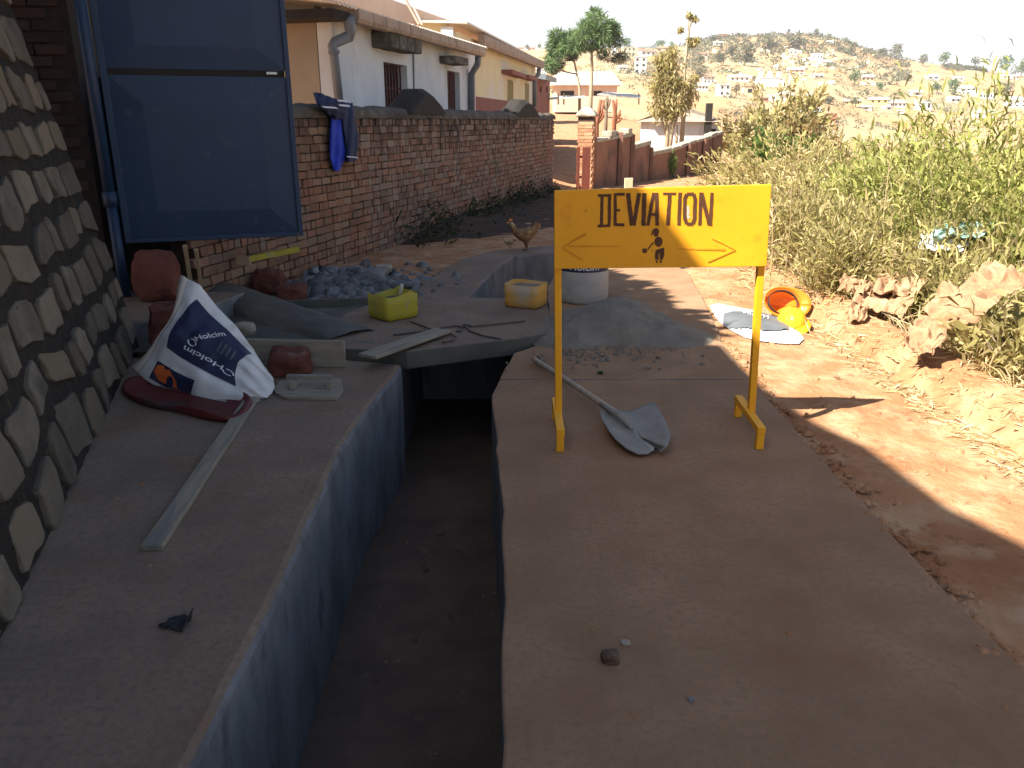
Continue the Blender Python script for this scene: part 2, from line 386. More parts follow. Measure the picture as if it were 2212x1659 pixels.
M['mossy_block'] = mat('mossy_concrete', (.13, .125, .11), (.06, .058, .05), scale=5, rough=.95, bump=.6, bscale=24, bdist=.02, c3=(.26, .25, .22), s3=4, t3=(.58, .7))
M['iron_red'] = mat('dark_red_iron', (.11, .025, .030), (.08, .02, .024), scale=4, rough=.6, bump=.1)
M['dark_inside'] = mat('dark_room', (.02, .016, .015), (.015, .012, .012), scale=3, rough=.9, bump=0)
M['olive_shutter'] = mat('olive_shutter', (.24, .20, .06), (.19, .16, .05), scale=3, rough=.7, bump=.1)
M['bark'] = mat('bark', (.24, .18, .12), (.15, .11, .08), scale=5, rough=.95, bump=.6, bscale=14, bdist=.02, stretch=(1, 1, .3))
M['bark_red'] = mat('red_bark', (.30, .115, .06), (.20, .075, .04), scale=5, rough=.95, bump=.5, bscale=14, stretch=(1, 1, .3))
M['bark_pale'] = mat('pale_bark', (.42, .35, .24), (.30, .245, .17), scale=5, rough=.95, bump=.4, bscale=14, stretch=(1, 1, .3))
M['hill'] = mat('dry_hillside', (.50, .29, .15), (.43, .225, .105), scale=.018, detail=9, rough=.97, bump=.5, bscale=.25, bdist=1.0, coord='pos',
                c3=(.35, .28, .165), s3=.030, t3=(.44, .58), c4=(.21, .19, .105), s4=.035, t4=(.55, .66))
def leafmat(name, c1, c2, tint, rnd=.35, trans=.35, rough=.6):
    return mat(name, c1, c2, scale=.9, detail=3, rough=rough, bump=0, coord='pos', rnd=rnd, tint=(tint, .45, .9), trans=trans, spec=.25)
M['leaf_dry'] = leafmat('dry_olive_leaf', (.36, .315, .115), (.28, .26, .095), (.52, .42, .23), trans=.42)
M['leaf_green'] = leafmat('yellow_green_leaf', (.31, .33, .085), (.22, .255, .065), (.45, .40, .16), trans=.42)
M['leaf_bright'] = leafmat('bright_green_leaf', (.105, .19, .03), (.09, .15, .03), (.16, .19, .05))
M['leaf_orange'] = leafmat('rusty_leaf', (.27, .16, .055), (.20, .13, .05), (.16, .15, .06))
M['leaf_grey'] = leafmat('grey_green_leaf', (.115, .125, .075), (.085, .095, .06), (.15, .14, .095))
M['leaf_dark'] = leafmat('dark_needles', (.105, .175, .065), (.075, .13, .05), (.13, .19, .075), trans=.2)
M['leaf_hill'] = leafmat('hill_foliage', (.135, .14, .085), (.105, .115, .07), (.19, .17, .10), trans=.2)
M['straw'] = leafmat('dry_straw', (.46, .345, .18), (.36, .26, .13), (.52, .42, .26), rnd=.3, trans=.2)
M['weed'] = leafmat('wall_weed', (.05, .075, .03), (.035, .055, .025), (.08, .075, .04))

M['dark_ground'] = mat('dark_red_ground', (.075, .035, .024), (.04, .024, .018), scale=3, detail=9, rough=.95, bump=.9, bscale=16, bdist=.03, coord='pos', c3=(.03, .035, .018), s3=2.2, t3=(.50, .66))
# ================================================================== TERRAIN
def tslope(v):
    y = (CY - v) / F
    return (-math.sin(PITCH) + y * math.cos(PITCH)) / (math.cos(PITCH) + y * math.sin(PITCH))
_ru = [600, 900, 1150, 1250, 1330, 1420, 1470, 1500, 1560, 1650, 1720, 1770, 1800, 1830, 1900, 2000, 2100, 2212, 2400, 2800]
_rv = [118, 112, 108, 104, 102, 104, 98, 90, 80, 77, 77, 80, 88, 100, 122, 138, 152, 168, 182, 190]
_rt = [tslope(v) for v in _rv]
def sm(a, b, x):
    t = np.clip((x - a) / (b - a), 0, 1); return t * t * (3 - 2 * t)
RIDGE = 620.0
def wall_x(y): return -2.34 + .2635 * (y - 8.76)                # face line of the brick wall and of what continues it
def path_r(y): return np.where(y < 8.5, 2.62, 2.62 + .285 * (y - 8.5))   # right edge of the dirt path
_np_seed = NR.rand(64, 4)
def wob(x, y, f, k):
    s = 0.0
    for i in range(6):
        a, b, c, d = _np_seed[(k * 6 + i) % 64]
        s = s + np.sin(x * f * (a * 2 - .2) * (1 + i * .35) + b * 6.28 + np.sin(y * f * (c + .3) + d * 6.28)) * (.6 ** (i * .5))
    return s / 3.5
def Z(x, y):
    x = np.asarray(x, float); y = np.asarray(y, float)
    # near ground
    yy = np.clip(y, -30, 400)
    path = -.03 - .016 * np.clip(yy - 9, 0, 60) + .02 * wob(x, y, 2.2, 1) + .012 * wob(x, y, 6.0, 2)
    over = x - path_r(yy)
    bank = .16 * np.exp(-((over - .25) / .28) ** 2) * (1 + .5 * wob(x, y, 3.1, 3))
    drop = -.30 * np.clip(over - .35, 0, 60) * (1 + .10 * wob(x, y, .9, 4))
    near_r = path + bank + drop
    left = x - wall_x(yy)
    yard = path + sm(0.1, 1.2, -left) * .25 + .045 * np.clip(yy - 26, 0, 120) * sm(-1.0, 6, -left + (yy - 26) * .12) + .05 * wob(x, y, .8, 5) * sm(.5, 3, -left)
    near = np.where(over > 0, near_r, np.where(left < 0, yard, path))
    near = np.maximum(near, -14.5)
    # valley and hill
    ysafe = np.maximum(y, 30.0)
    u = 1106 + 1811 * x / ysafe
    ridge = EYE + RIDGE * np.interp(u, _ru, _rt)
    vz = np.interp(u, [900, 1250, 1420, 1650, 2000], [4.0, 3.0, -1.0, -11.0, -14.0])
    s = np.clip((y - 150) / (RIDGE - 150), 0, 1) ** 1.12
    far = vz + (ridge - vz) * s + (1.1 * wob(x, y, .03, 6) + .7 * wob(x, y, .09, 7)) * sm(150, 260, y) * (1 - sm(540, 640, y))
    far = far - .10 * np.clip(y - RIDGE, 0, 5000)
    back = -14 + .02 * np.abs(x) * 0
    far = np.where(y < 30, vz, far)
    w = sm(60, 150, y)
    side = sm(25, 60, np.abs(x)) * (1 - w)
    z = near * (1 - w) + far * w
    z = z * (1 - side) + np.where(x < 0, np.clip(near, 0, 6), -13.5) * side
    return z
def zf(x, y): return float(Z(x, y))
# outlines of what is dug or cast into the near ground
right_slab = [(-.03, -2), (-.03, 1.2), (-.025, 2.2), (-.045, 3.2), (-.09, 4.1), (-.125, 4.64), (-.06, 5.1), (.02, 5.58), (.30, 5.95), (.33, 7.0), (.36, 8.0), (.52, 9.0), (1.9, 9.35),
              (1.96, 8.85), (1.84, 7.6), (1.69, 6.4), (1.61, 5.9), (1.575, 5.3), (1.56, 4.6), (1.54, 3.5), (1.56, 2.6), (1.58, 1.8), (1.57, -2)]
left_slab = [(-.80, -2), (-.82, 1.2), (-.84, 2.0), (-.835, 2.5), (-.86, 3.2), (-.88, 3.84), (-.85, 4.4), (-.79, 4.95), (-.76, 5.30), (-1.2, 5.42), (-3.4, 5.5), (-3.4, 3), (-3.0, -2)]
strip = [(-.84, 7.1), (-.46, 7.1), (-.30, 8.2), (-.18, 9.0), (.02, 9.9), (.55, 10.2), (1.6, 10.5), (3.2, 11.0), (3.1, 11.6), (1.4, 11.15), (.53, 10.8), (-.25, 10.3), (-.62, 9.7), (-.84, 8.6), (-.95, 7.8)]
trench_all = [(-1.0, -2.2), (.1, -2.2), (.1, 4), (.2, 5), (.42, 5.9), (.45, 8.0), (.6, 8.9), (2.0, 9.2), (3.1, 10.9), (1.5, 10.6), (.4, 10.4), (-.2, 10.0), (-.5, 8.5), (-.66, 7.3), (-1.0, 7.0), (-1.05, 5.2), (-1.0, 3.8)]
def inset(poly, d):
    b = []
    n = len(poly)
    area = sum(poly[i][0] * poly[(i + 1) % n][1] - poly[(i + 1) % n][0] * poly[i][1] for i in range(n))
    sg = 1 if area > 0 else -1
    for i in range(n):
        p0, p1, p2 = Vector(poly[i - 1]), Vector(poly[i]), Vector(poly[(i + 1) % n])
        a = (p1 - p0).normalized(); c = (p2 - p1).normalized()
        nn = (Vector((-a.y, a.x)) + Vector((-c.y, c.x)))
        nn = nn.normalized() * sg if nn.length > 1e-6 else Vector((0, 0))
        b.append((p1.x + nn.x * d, p1.y + nn.y * d))
    return b
def inpoly(X, Y, poly):
    ins = np.zeros(X.shape, bool); n = len(poly); j = n - 1
    for i in range(n):
        xi, yi = poly[i]; xj, yj = poly[j]
        c = ((yi > Y) != (yj > Y)) & (X < (xj - xi) * (Y - yi) / (yj - yi + 1e-12) + xi)
        ins ^= c; j = i
    return ins
def axis(lo, hi, step, far, grow):
    a = list(np.arange(lo, hi + 1e-6, step)); s = step
    while a[-1] < far: s *= grow; a.append(a[-1] + s)
    s = step; b = [lo]
    while b[-1] > -far * (1 if lo > -50 else 1): s *= grow; b.append(b[-1] - s)
    return np.array(b[:0:-1] + a)
def ground_sheet():
    xs = axis(-3.4, 3.8, .055, 420, 1.09); ys = axis(-.5, 12.0, .055, 170, 1.07)
    ys = ys[ys < 178]
    X, Y = np.meshgrid(xs, ys)
    Zg = Z(X, Y)
    low = np.zeros(X.shape, bool)
    for p in (inset(right_slab, .13), inset(left_slab, .13), inset(strip, .10), trench_all):
        low |= inpoly(X, Y, p)
    Zg = np.where(low, -.92, Zg)
    nx, ny = len(xs), len(ys)
    V = np.stack([X, Y, Zg], -1).reshape(-1, 3)
    i = np.arange(nx - 1); j = np.arange(ny - 1); I, J = np.meshgrid(i, j)
    a = (J * nx + I).ravel()
    Q = np.stack([a, a + 1, a + 1 + nx, a + nx], -1)
    return np_mesh('ground', V, Q, smooth=True)
g = obj('ground', ground_sheet(), M['dirt'], kind='structure')
tag(g, 'red dirt path and rough earth ground beside the concrete walk')
def hill_sheet():
    ys = np.concatenate([np.arange(150, 640, 5.0), np.arange(640, 1000, 60.0)])
    k = np.concatenate([np.arange(-1.7, -.25, .06), np.arange(-.25, .85, .011), np.arange(.85, 1.9, .06)])
    K, Y = np.meshgrid(k, ys); X = K * Y
    nx, ny = len(k), len(ys)
    V = np.stack([X, Y, Z(X, Y)], -1).reshape(-1, 3)
    I, J = np.meshgrid(np.arange(nx - 1), np.arange(ny - 1)); a = (J * nx + I).ravel()
    return np_mesh('hillside', V, np.stack([a, a + 1, a + 1 + nx, a + nx], -1), smooth=True)
tag(obj('hill', hill_sheet(), M['hill'], kind='structure'), 'dry ochre hillside across the valley scattered with houses and scrub')
def HP(u, v):
    """where the sight line of a photo point meets the far hillside"""
    d = ray(u, v); o = Vector((0, 0, EYE))
    ys = np.arange(30, RIDGE - 4, 1.5); t = ys / d.y
    hit = np.nonzero(o.z + d.z * t < Z(d.x * t, ys))[0]
    y = ys[hit[0]] if len(hit) else RIDGE - 6
    p = o + d * (y / d.y)
    return Vector((p.x, y, zf(p.x, y)))

# ================================================================== CONCRETE
def rough_outline(poly, step=.12, amp=.012, seed=0, chip=0.0):
    out = []
    n = len(poly)
    for i in range(n):
        a, b = Vector(poly[i]), Vector(poly[(i + 1) % n]); l = (b - a).length; k = max(1, int(l / step))
        nrm = Vector((-(b - a).y, (b - a).x)).normalized()
        for q in range(k):
            p = a.lerp(b, q / k)
            d = nz(p.x * 3, p.y * 3, seed) * amp + nz(p.x * 11, p.y * 11, seed + 4) * amp * .6
            if chip: d += chip * max(0, nz(p.x * 1.7, p.y * 1.7, seed + 9) - .25)
            out.append((p.x + nrm.x * d, p.y + nrm.y * d))
    return out
def slab(name, poly, z0, z1, m, mside, label, amp=.012, seed=0, bev=.012, chip=0.0):
    poly = rough_outline(poly, .11, amp, seed, chip)
    n = len(poly)
    area = sum(poly[i][0] * poly[(i + 1) % n][1] - poly[(i + 1) % n][0] * poly[i][1] for i in range(n))
    if area < 0: poly = poly[::-1]
    me = MB().prism(poly, z0, z1).mesh(name)
    me.materials.append(m); me.materials.append(mside)
    for p in me.polygons: p.material_index = 0 if abs(p.normal.z) > .5 else 1
    o = obj(name, me, None, kind='structure'); o['label'] = label
    if bev: bevel(o, bev, 2, 50)
    return o
J = 4.94                                                     # the joint across the walk
def clip_y(poly, y, keep_low):
    out = []
    n = len(poly)
    for i in range(n):
        a, b = poly[i], poly[(i + 1) % n]
        ina = (a[1] <= y) == keep_low; inb = (b[1] <= y) == keep_low
        if ina: out.append(a)
        if ina != inb:
            t = (y - a[1]) / (b[1] - a[1]); out.append((a[0] + (b[0] - a[0]) * t, y))
    return out
slab('concrete_path', clip_y(right_slab, J, True), -.95, 0, M['concrete'], M['trench_wall'], 'dusty concrete walk slab under the yellow sign, between trench and dirt', .013, 1, .010, .030)
slab('concrete_path', clip_y(right_slab, J + .020, False), -.95, -.004, M['concrete'], M['trench_wall'], 'far concrete walk slab under the sand heap, beyond the joint', .013, 2, .010, .025)
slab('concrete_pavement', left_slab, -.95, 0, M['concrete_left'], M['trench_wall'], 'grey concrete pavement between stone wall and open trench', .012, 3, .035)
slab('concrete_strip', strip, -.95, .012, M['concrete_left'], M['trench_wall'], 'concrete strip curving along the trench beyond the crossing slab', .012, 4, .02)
slab('crossing_slab', [(-1.35, 5.50), (-.74, 5.38), (-.45, 5.52), (0, 5.72), (.30, 5.90), (.32, 6.5), (.30, 7.16), (-.5, 7.18), (-1.15, 7.20), (-1.42, 6.5)], -.07, .065,
     M['concrete_left'], M['wet_cement'], 'new concrete slab bridging the trench', .010, 5, .012)
tag(MB().box((-.90, 6.25, -.51), (.16, 1.72, .88)).build('trench_side', M['trench_wall'], kind='structure'), 'rough trench side under the crossing slab')
tag(MB().box((-.2, 7.0, -.51), (1.3, .12, .88)).build('trench_blocker', M['trench_wall'], kind='structure'), 'added face closing the trench under the crossing slab to keep it dark')  # added blocker, stops light coming through from the far trench
mf = MB()
mf.grid(lambda s, t: (-1.2 + s * 2.6 + (.9 * max(0, t - .8) * 3), -2 + t * 13.2, -.84 + .03 * nz(s * 5, t * 22) + .015 * nz(s * 19, t * 80)), 40, 150)
tag(mf.build('trench_floor', M['mud'], smooth=True, kind='structure'), 'dark muddy floor of the open trench')
# dark joint line filler between the two walk slabs is the gap itself
tag(MB().grid(lambda s, t: (wall_x(11.4 + 10 * s) - .02 + t * (.12 + 1.75 * min(1, s * 5) ** .7 + .15 * nz(s * 14, 3)), 11.4 + 10 * s, float(Z(wall_x(11.4 + 10 * s) + t, 11.4 + 10 * s)) + .006 + (.16 * (1 - t) ** 2 + .05 * nz(s * 30, t * 4)) * (t < .97) * min(1, s * 8)), 90, 12).build('soil_bank', M['dark_ground'], smooth=True, kind='structure'), 'darker ground banked against the foot of the brick wall')  # darker sheet over the ground along the wall foot
# threshold pad at the gate and the raw earth under the fresh work
slab('gate_threshold', [(-3.55, 5.75), (-2.55, 5.85), (-2.35, 6.9), (-3.5, 7.0)], -.3, .17, M['concrete_left'], M['trench_wall'], 'pale concrete threshold at the foot of the blue gate', .014, 6, .015)
tag(MB().grid(lambda s, t: (-2.75 + s * 1.75, 5.48 + t * 1.8, .020 + .025 * nz(s * 7, t * 7) + .035 * s), 26, 26).build('wet_ground', M['wet_cement'], smooth=True, kind='structure'), 'dark wet cement ground between the formwork boards')
M['coping_pale'] = mat('pale_coping', (.40, .36, .29), (.27, .24, .195), scale=4, detail=8, rough=.95, bump=.5, bscale=20, coord='pos', c3=(.17, .15, .125), s3=3, t3=(.56, .7))
M['render_brown'] = mat('brown_earth_render', (.26, .135, .09), (.20, .105, .075), scale=1.6, detail=9, rough=.95, bump=.5, bscale=14, bdist=.02, coord='pos',
                        c3=(.085, .06, .045), s3=1.4, t3=(.50, .68), stretch=(1, 1, .6))
M['iron_red_wood'] = mat('red_brown_boards', (.20, .055, .035), (.14, .04, .028), scale=3, rough=.85, bump=.3, bscale=20, stretch=(9, 9, 1))
M['teal_plastic'] = mat('pale_teal_plastic', (.36, .56, .50), (.30, .48, .44), scale=4, rough=.45, bump=.1, trans=.2)
M['hen'] = mat('hen_feathers', (.30, .17, .08), (.10, .055, .035), scale=18, detail=5, rough=.85, bump=.5, bscale=60, c3=(.50, .38, .20), s3=9, t3=(.55, .66))
M['chick'] = mat('chick_down', (.50, .42, .28), (.22, .15, .09), scale=22, rough=.9, bump=.4, bscale=80)
# ================================================================== STONE WALL ON THE LEFT
SB = Vector((-1.68, 2.23, 0)); SDIR = Vector((-1.16, 3.62, 0)).normalized(); SN = Vector((SDIR.y, -SDIR.x, 0))
BAT = .20
slope_up = (Vector((0, 0, 1)) - SN * BAT).normalized()
face_n = SDIR.cross(slope_up).normalized()
if face_n.dot(SN) < 0: face_n = -face_n
stone_wall = thing('stone_wall', 'battered rubble stone retaining wall with dark mossy joints along the pavement', 'wall', SB)
# local axes: x along the wall, y up the face, z out of the face
SM = Matrix((SDIR, slope_up, face_n)).transposed()
stone_wall.rotation_euler = SM.to_euler()
LW0, LW1, LH = -4.2, 3.82, 3.30
def mortar_pt(s, t):
    x = LW0 + s * (LW1 - LW0); y = -.12 + t * (LH + .1)
    return (x, y, .004 + .016 * nz(x * 4, y * 4, 3) + .016 * nz(x * 13, y * 13, 5))
b = MB().grid(mortar_pt, 150, 66)
b.add([(LW1, -.12, -.03), (LW1, LH, -.03), (LW1, LH, -1.2), (LW1, -.12, -1.2)], [(0, 1, 2, 3)])
b.add([(LW0, LH - .02, -.03), (LW1, LH - .02, -.03), (LW1, LH - .02, -1.2), (LW0, LH - .02, -1.2)], [(0, 1, 2, 3)])
b.build('mortar', M['mortar'], stone_wall, smooth=True)
def stone_mesh(pts, h, seed):
    """irregular flat-faced stone: outline, chamfer ring, slightly domed face"""
    n = len(pts); c = sum((Vector(p) for p in pts), Vector((0, 0))) / n
    vs = [(p[0] - c.x, p[1] - c.y, -.05) for p in pts]
    ring = [(1.0, h * .75), (.972, h), (.5, h * 1.02)]
    for kx, hz in ring:
        for p in pts:
            x, y = (p[0] - c.x) * kx, (p[1] - c.y) * kx
            vs.append((x, y, hz + (.016 if kx < .9 else .008) * nz(x * 9 + seed, y * 9, seed)))
    fs = []
    for r_ in range(3):
        for i in range(n):
            fs.append((r_ * n + i, r_ * n + (i + 1) % n, (r_ + 1) * n + (i + 1) % n, (r_ + 1) * n + i))
    vs.append((0, 0, h * 1.04 + .01 * nz(seed, h))); fs += [(3 * n + i, 3 * n + (i + 1) % n, 4 * n) for i in range(n)]
    me = bpy.data.meshes.new('stone'); me.from_pydata(vs, [], fs)
    return me, c
y = -.02; row = 0; nst = 0
while y < LH - .1:
    rh = R.uniform(.25, .38); x = LW0 + R.uniform(-.25, 0) ; row += 1
    if y + rh > LH + .06: break
    while x < LW1 - .12:
        w = R.uniform(.22, .50)
        if x + w > LW1 - .08: w = LW1 - x
        j = .084
        # far end of the wall is a tidy quoin; elsewhere the corners wander
        def jit(px, py, k=1.0):
            return (px + .06 * nz(px * 2.6, py * 2.6, 2) * k + .035 * nz(px * 9, py * 9, 8) * k, py + .10 * nz(px * 1.8, py * 1.8, 6) * k + .03 * nz(px * 8, py * 8, 1) * k)
        x0, x1, y0, y1 = x + j / 2, x + w - j / 2, y + j / 2, y + rh - j / 2
        ch = min(w, rh) * .15
        raw = [(x0 + ch * R.uniform(.2, 1.3), y0), (x1 - ch * R.uniform(.2, 1.3), y0), (x1, y0 + ch * R.uniform(.2, 1.2)), (x1, y1 - ch * R.uniform(.3, 1.6)), (x1 - ch * R.uniform(.3, 1.5), y1),
               (x0 + ch * R.uniform(.3, 1.5), y1), (x0, y1 - ch * R.uniform(.3, 1.5)), (x0, y0 + ch * R.uniform(.2, 1.2))]
        pts = []
        for q in range(8):
            a, c_ = raw[q], raw[(q + 1) % 8]
            pts.append(jit(*a)); mx, my = (a[0] + c_[0]) / 2, (a[1] + c_[1]) / 2
            pts.append(jit(mx + R.uniform(-.008, .008), my + R.uniform(-.008, .008)))
        if x + w > -2.4:
            me, c = stone_mesh(pts, R.uniform(.018, .030), nst)
            o = obj('stone', me, M['stone'], stone_wall, loc=(c.x, c.y, 0))
            nst += 1
        x += w
    y += rh
# weeds sprouting from the joints
def blades(pts, dirs, lens, wid, bend=.35, seed=0):
    """leaf blades: each a bent strip of two quads; arrays in, (V,Q) out"""
    P = np.asarray(pts, float); D = np.asarray(dirs, float); n = len(P)
    D /= np.linalg.norm(D, axis=1, keepdims=True) + 1e-9
    Lh = np.asarray(lens, float).reshape(-1, 1); W = (np.asarray(wid, float) * np.ones(n)).reshape(-1, 1)
    rv = np.random.RandomState(seed).normal(size=(n, 3)); S = np.cross(D, rv); S /= np.linalg.norm(S, axis=1, keepdims=True) + 1e-9
    tipd = D * 1.0; tipd[:, 2] -= bend; tipd /= np.linalg.norm(tipd, axis=1, keepdims=True)
    a = P; m = P + D * Lh * .5; t = m + tipd * Lh * .5
    V = np.stack([a - S * W * .25, a + S * W * .25, m + S * W * .5, m - S * W * .5, t + S * W * .06, t - S * W * .06], 1).reshape(-1, 3)
    k = np.arange(n)[:, None] * 6
    Q = np.concatenate([k + [0, 1, 2, 3], k + [3, 2, 4, 5]], 1).reshape(-1, 4)
    return V, Q
def leaf_obj(name, V, Q, m, parent=None, kind=None, seed=0):
    n = len(Q) // 2; r = np.repeat(np.random.RandomState(seed).rand(n), 2)
    return obj(name, np_mesh(name, V, Q, r), m, parent, kind=kind)

# ================================================================== BUILDING ABOVE THE WALL (throws the long shade)
# eave line found from the shadow edge on the dirt
def eave_from(gx, gy, h):
    k = 1 / math.tan(SUN_EL)
    return Vector((gx - math.cos(SUN_AZ) * k * h, gy - math.sin(SUN_AZ) * k * h, h))
EH = 6.1
sh_edge = [(2.9, -3.6)] + [tuple(G(u, v, -.03)[:2]) for u, v in ((2212, 1208), (2020, 1109), (1848, 978), (1738, 925), (1632, 850), (1580, 800), (1540, 757))]
ev = [eave_from(gx, gy, EH) for gx, gy in sh_edge]
bld = thing('tall_building', 'tall plastered building above the stone wall, its eave shading the pavement', 'building', (-5, 0, 0))
def loc(p): return (p[0] + 5, p[1], p[2])
b = MB()
inn = [Vector((p.x - .45, p.y, 0)) for p in ev]
outl = [(p.x + 5, p.y) for p in inn] + [(-4, inn[-1].y), (-4, inn[0].y)]
b.prism(outl, -.3, EH - .02); b.build('wall', M['plaster_grey'], bld, fix=True)
r = MB()
n = len(ev)
vs = [loc(p) for p in ev] + [loc((p.x - 3.6, p.y - .2, p.z + 1.5)) for p in ev] + [loc((p.x, p.y, p.z + .09)) for p in ev] + [loc((p.x - 3.6, p.y - .2, p.z + 1.6)) for p in ev]
fs = []
for i in range(n - 1):
    fs += [(i, i + 1, n + i + 1, n + i), (2 * n + i + 1, 2 * n + i, 3 * n + i, 3 * n + i + 1), (i + 1, i, 2 * n + i, 2 * n + i + 1), (n + i, n + i + 1, 3 * n + i + 1, 3 * n + i)]
fs += [(0, n, 3 * n, 2 * n), (n - 1, 2 * n - 1 + 2 * n, 2 * n + n - 1, n - 1)][:1] + [(n - 1, 3 * n - 1, 4 * n - 1, 2 * n - 1)]
r.add(vs, fs); r.build('roof', M['roof_metal'], bld, fix=True)
w = MB()
for k in range(3):
    t = .15 + k * .3
    p = inn[0].lerp(inn[1], t)
    w.box((p.x + 5.02, p.y, 4.7), (.08, 1.0, 1.2))
# each window of that front is its own part
    wm = MB().box((p.x + 5.02, p.y, 4.75), (.10, .9, 1.15)); wo_ = wm.build('window', M['dark_inside'], bld)

# ================================================================== DARK PILLAR AND BLUE GATE
pil = thing('brick_pillar', 'dark stained brick gate pillar rising behind the stone wall', 'pillar', (-3.85, 6.9, 0), rot=(0, 0, rad(12)))
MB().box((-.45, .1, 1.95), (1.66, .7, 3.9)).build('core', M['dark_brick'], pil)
MB().box((.72, .36, .85), (.66, .25, 2.2)).build('gap_blocker', M['dark_brick'], pil)  # added wall, keeps sunlit ground out of the gap under the gate
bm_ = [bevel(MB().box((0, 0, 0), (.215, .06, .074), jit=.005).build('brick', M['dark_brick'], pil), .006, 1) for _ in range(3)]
first = list(bm_); used = 0
for rr in range(44):
    for k in range(7):
        xx = -1.17 + k * .232 + (.116 if rr % 2 else 0)
        if xx > .30: continue
        zz = .06 + rr * .086
        o = first[used] if used < 3 else first[R.randrange(3)].copy()
        if used >= 3: link(o, pil)
        o.location = (xx, -.248 + R.uniform(-.006, .006), zz); o.rotation_euler = (0, R.uniform(-.02, .02), R.uniform(-.015, .015)); used += 1
gdir = Vector((2.88, 1, 0)).normalized()
GR = ONPLANE(655, 507, (-1.93, 7.2, 0), (gdir.y, -gdir.x, 0))
GL = ONPLANE(272, 527, (-1.93, 7.2, 0), (gdir.y, -gdir.x, 0))
gz0 = (GR.z + GL.z) / 2
gw = (Vector((GR.x, GR.y, 0)) - Vector((GL.x, GL.y, 0))).length
gate = thing('blue_gate', 'dark blue sheet steel gate leaf standing ajar beside the brick wall', 'gate', (GL.x, GL.y, 0), math.atan2(gdir.y, gdir.x))
ztop = 3.05
zb = ONPLANE(500, 160, (-1.93, 7.2, 0), (gdir.y, -gdir.x, 0)).z
def panel(x0, x1, z0, z1, name):
    """folded sheet: pyramid creases towards a recessed flat centre"""
    ix, iz = (x1 - x0) * .17, (z1 - z0) * .17
    vs = [(x0, 0, z0), (x1, 0, z0), (x1, 0, z1), (x0, 0, z1), (x0 + ix, -.022, z0 + iz), (x1 - ix, -.022, z0 + iz), (x1 - ix, -.022, z1 - iz), (x0 + ix, -.022, z1 - iz)]
    return MB().add(vs, [(0, 1, 5, 4), (1, 2, 6, 5), (2, 3, 7, 6), (3, 0, 4, 7), (4, 5, 6, 7)]).build(name, M['blue_steel'], gate)
panel(.05, gw - .03, gz0 + .03, zb - .02, 'sheet_panel')
panel(.05, gw - .03, zb + .03, ztop - .03, 'sheet_panel')
f = MB()
for (x0, x1, z0, z1) in ((0, .05, gz0, ztop), (gw - .04, gw, gz0, ztop)):
    f.box(((x0 + x1) / 2, -.003, (z0 + z1) / 2), (x1 - x0, .046, z1 - z0))
for zc in (gz0 + .02, ztop - .02):
    f.box((gw / 2, -.004, zc), (gw - .095, .040, .04))
bevel(f.build('gate_frame', M['blue_steel'], gate), .004, 1)
MB().box((gw / 2, .014, zb), (gw - .095, .012, .062)).build('cross_rail', M['dark_eave'], gate)
lb = MB().box((gw - .15, -.004, zb + .012), (.085, .006, .020)); lb.build('latch_plate', M['bag_letter'], gate)
hp = MB()
hp.tube([(-.065, 0, -.02), (-.065, 0, .98)], .045, 12); hp.build('hinge_post', M['blue_steel'], gate, smooth=True)
MB().tube([(-.065, 0, 1.0), (-.065, 0, ztop)], .048, 12).build('hinge_tube', M['blue_steel'], gate, smooth=True)
MB().tube([(-.065, 0, .93), (-.065, 0, 1.05)], .060, 12).build('hinge_collar', M['blue_steel'], gate, smooth=True)

# ================================================================== BRICK WALL
W0 = Vector((wall_x(7.05), 7.05, 0)); W1 = Vector((wall_x(21.6), 21.6, 0))
wlen = (W1 - W0).length; wang = math.atan2(W1.y - W0.y, W1.x - W0.x)
bw = thing('brick_wall', 'old red brick boundary wall with blackened plaster coping behind the blue gate', 'wall', W0, wang)
# local: x along the wall, -y is the street side, z up
ROWH, BLEN, NROW = .0905, .212, 18
core = MB()
core.grid(lambda s, t: (s * wlen, -.012 + .006 * nz(s * 60, t * 9), -.35 + t * 2.0), 120, 14)
core.box((wlen / 2, .13, .66), (wlen, .25, 2.0)); core.build('mortar', M['joint'], bw)
protos = []
for _ in range(8):
    protos.append(MB().box((0, 0, 0), (BLEN - R.uniform(.012, .020), .05, ROWH - R.uniform(.010, .017)), jit=.008).mesh('brick'))
    protos[-1].materials.append(M['brick'])
halfp = [MB().box((0, 0, 0), (BLEN * .5 - .014, .05, ROWH - .013), jit=.004).mesh('brick') for _ in range(3)]
for h_ in halfp: h_.materials.append(M['brick'])
cells = []
for rr in range(-3, NROW):
    x = 0.0 if rr % 2 else -BLEN / 2
    header = (rr % 4 == 1)
    while x < wlen - .02:
        hw = BLEN / 2 if (header or R.random() < .12) else BLEN
        cells.append((x + hw / 2, -.014 + R.uniform(-.007, .006) + (.018 if R.random() < .03 else 0), rr * ROWH + ROWH / 2, hw))
        x += hw
def vis(c):     # in the picture and not behind the gate leaf
    P_ = W0 + Vector((math.cos(wang), math.sin(wang), 0)) * c[0]
    u = CX + F * P_.x / (P_.y * .9496 + (EYE - c[2]) * .3136)
    return u > 640 or (c[2] < .35 and u > 420)
near = sorted([c for c in cells if vis(c)], key=lambda c: c[0])[:300]
ns = set(near)
for i, c in enumerate(near):
    o = bpy.data.objects.new('brick', (halfp if c[3] < BLEN * .8 else protos)[R.randrange(3 if c[3] < BLEN * .8 else 8)])
    o.location = c[:3]; o.rotation_euler = (R.uniform(-.015, .015), R.uniform(-.018, .018), R.uniform(-.015, .015)); link(o, bw)
far = MB()
for c in cells:
    if c in ns: continue
    far.box(c[:3], (c[3] - .016, .05, ROWH - .013), r=R.random(), jit=.007)
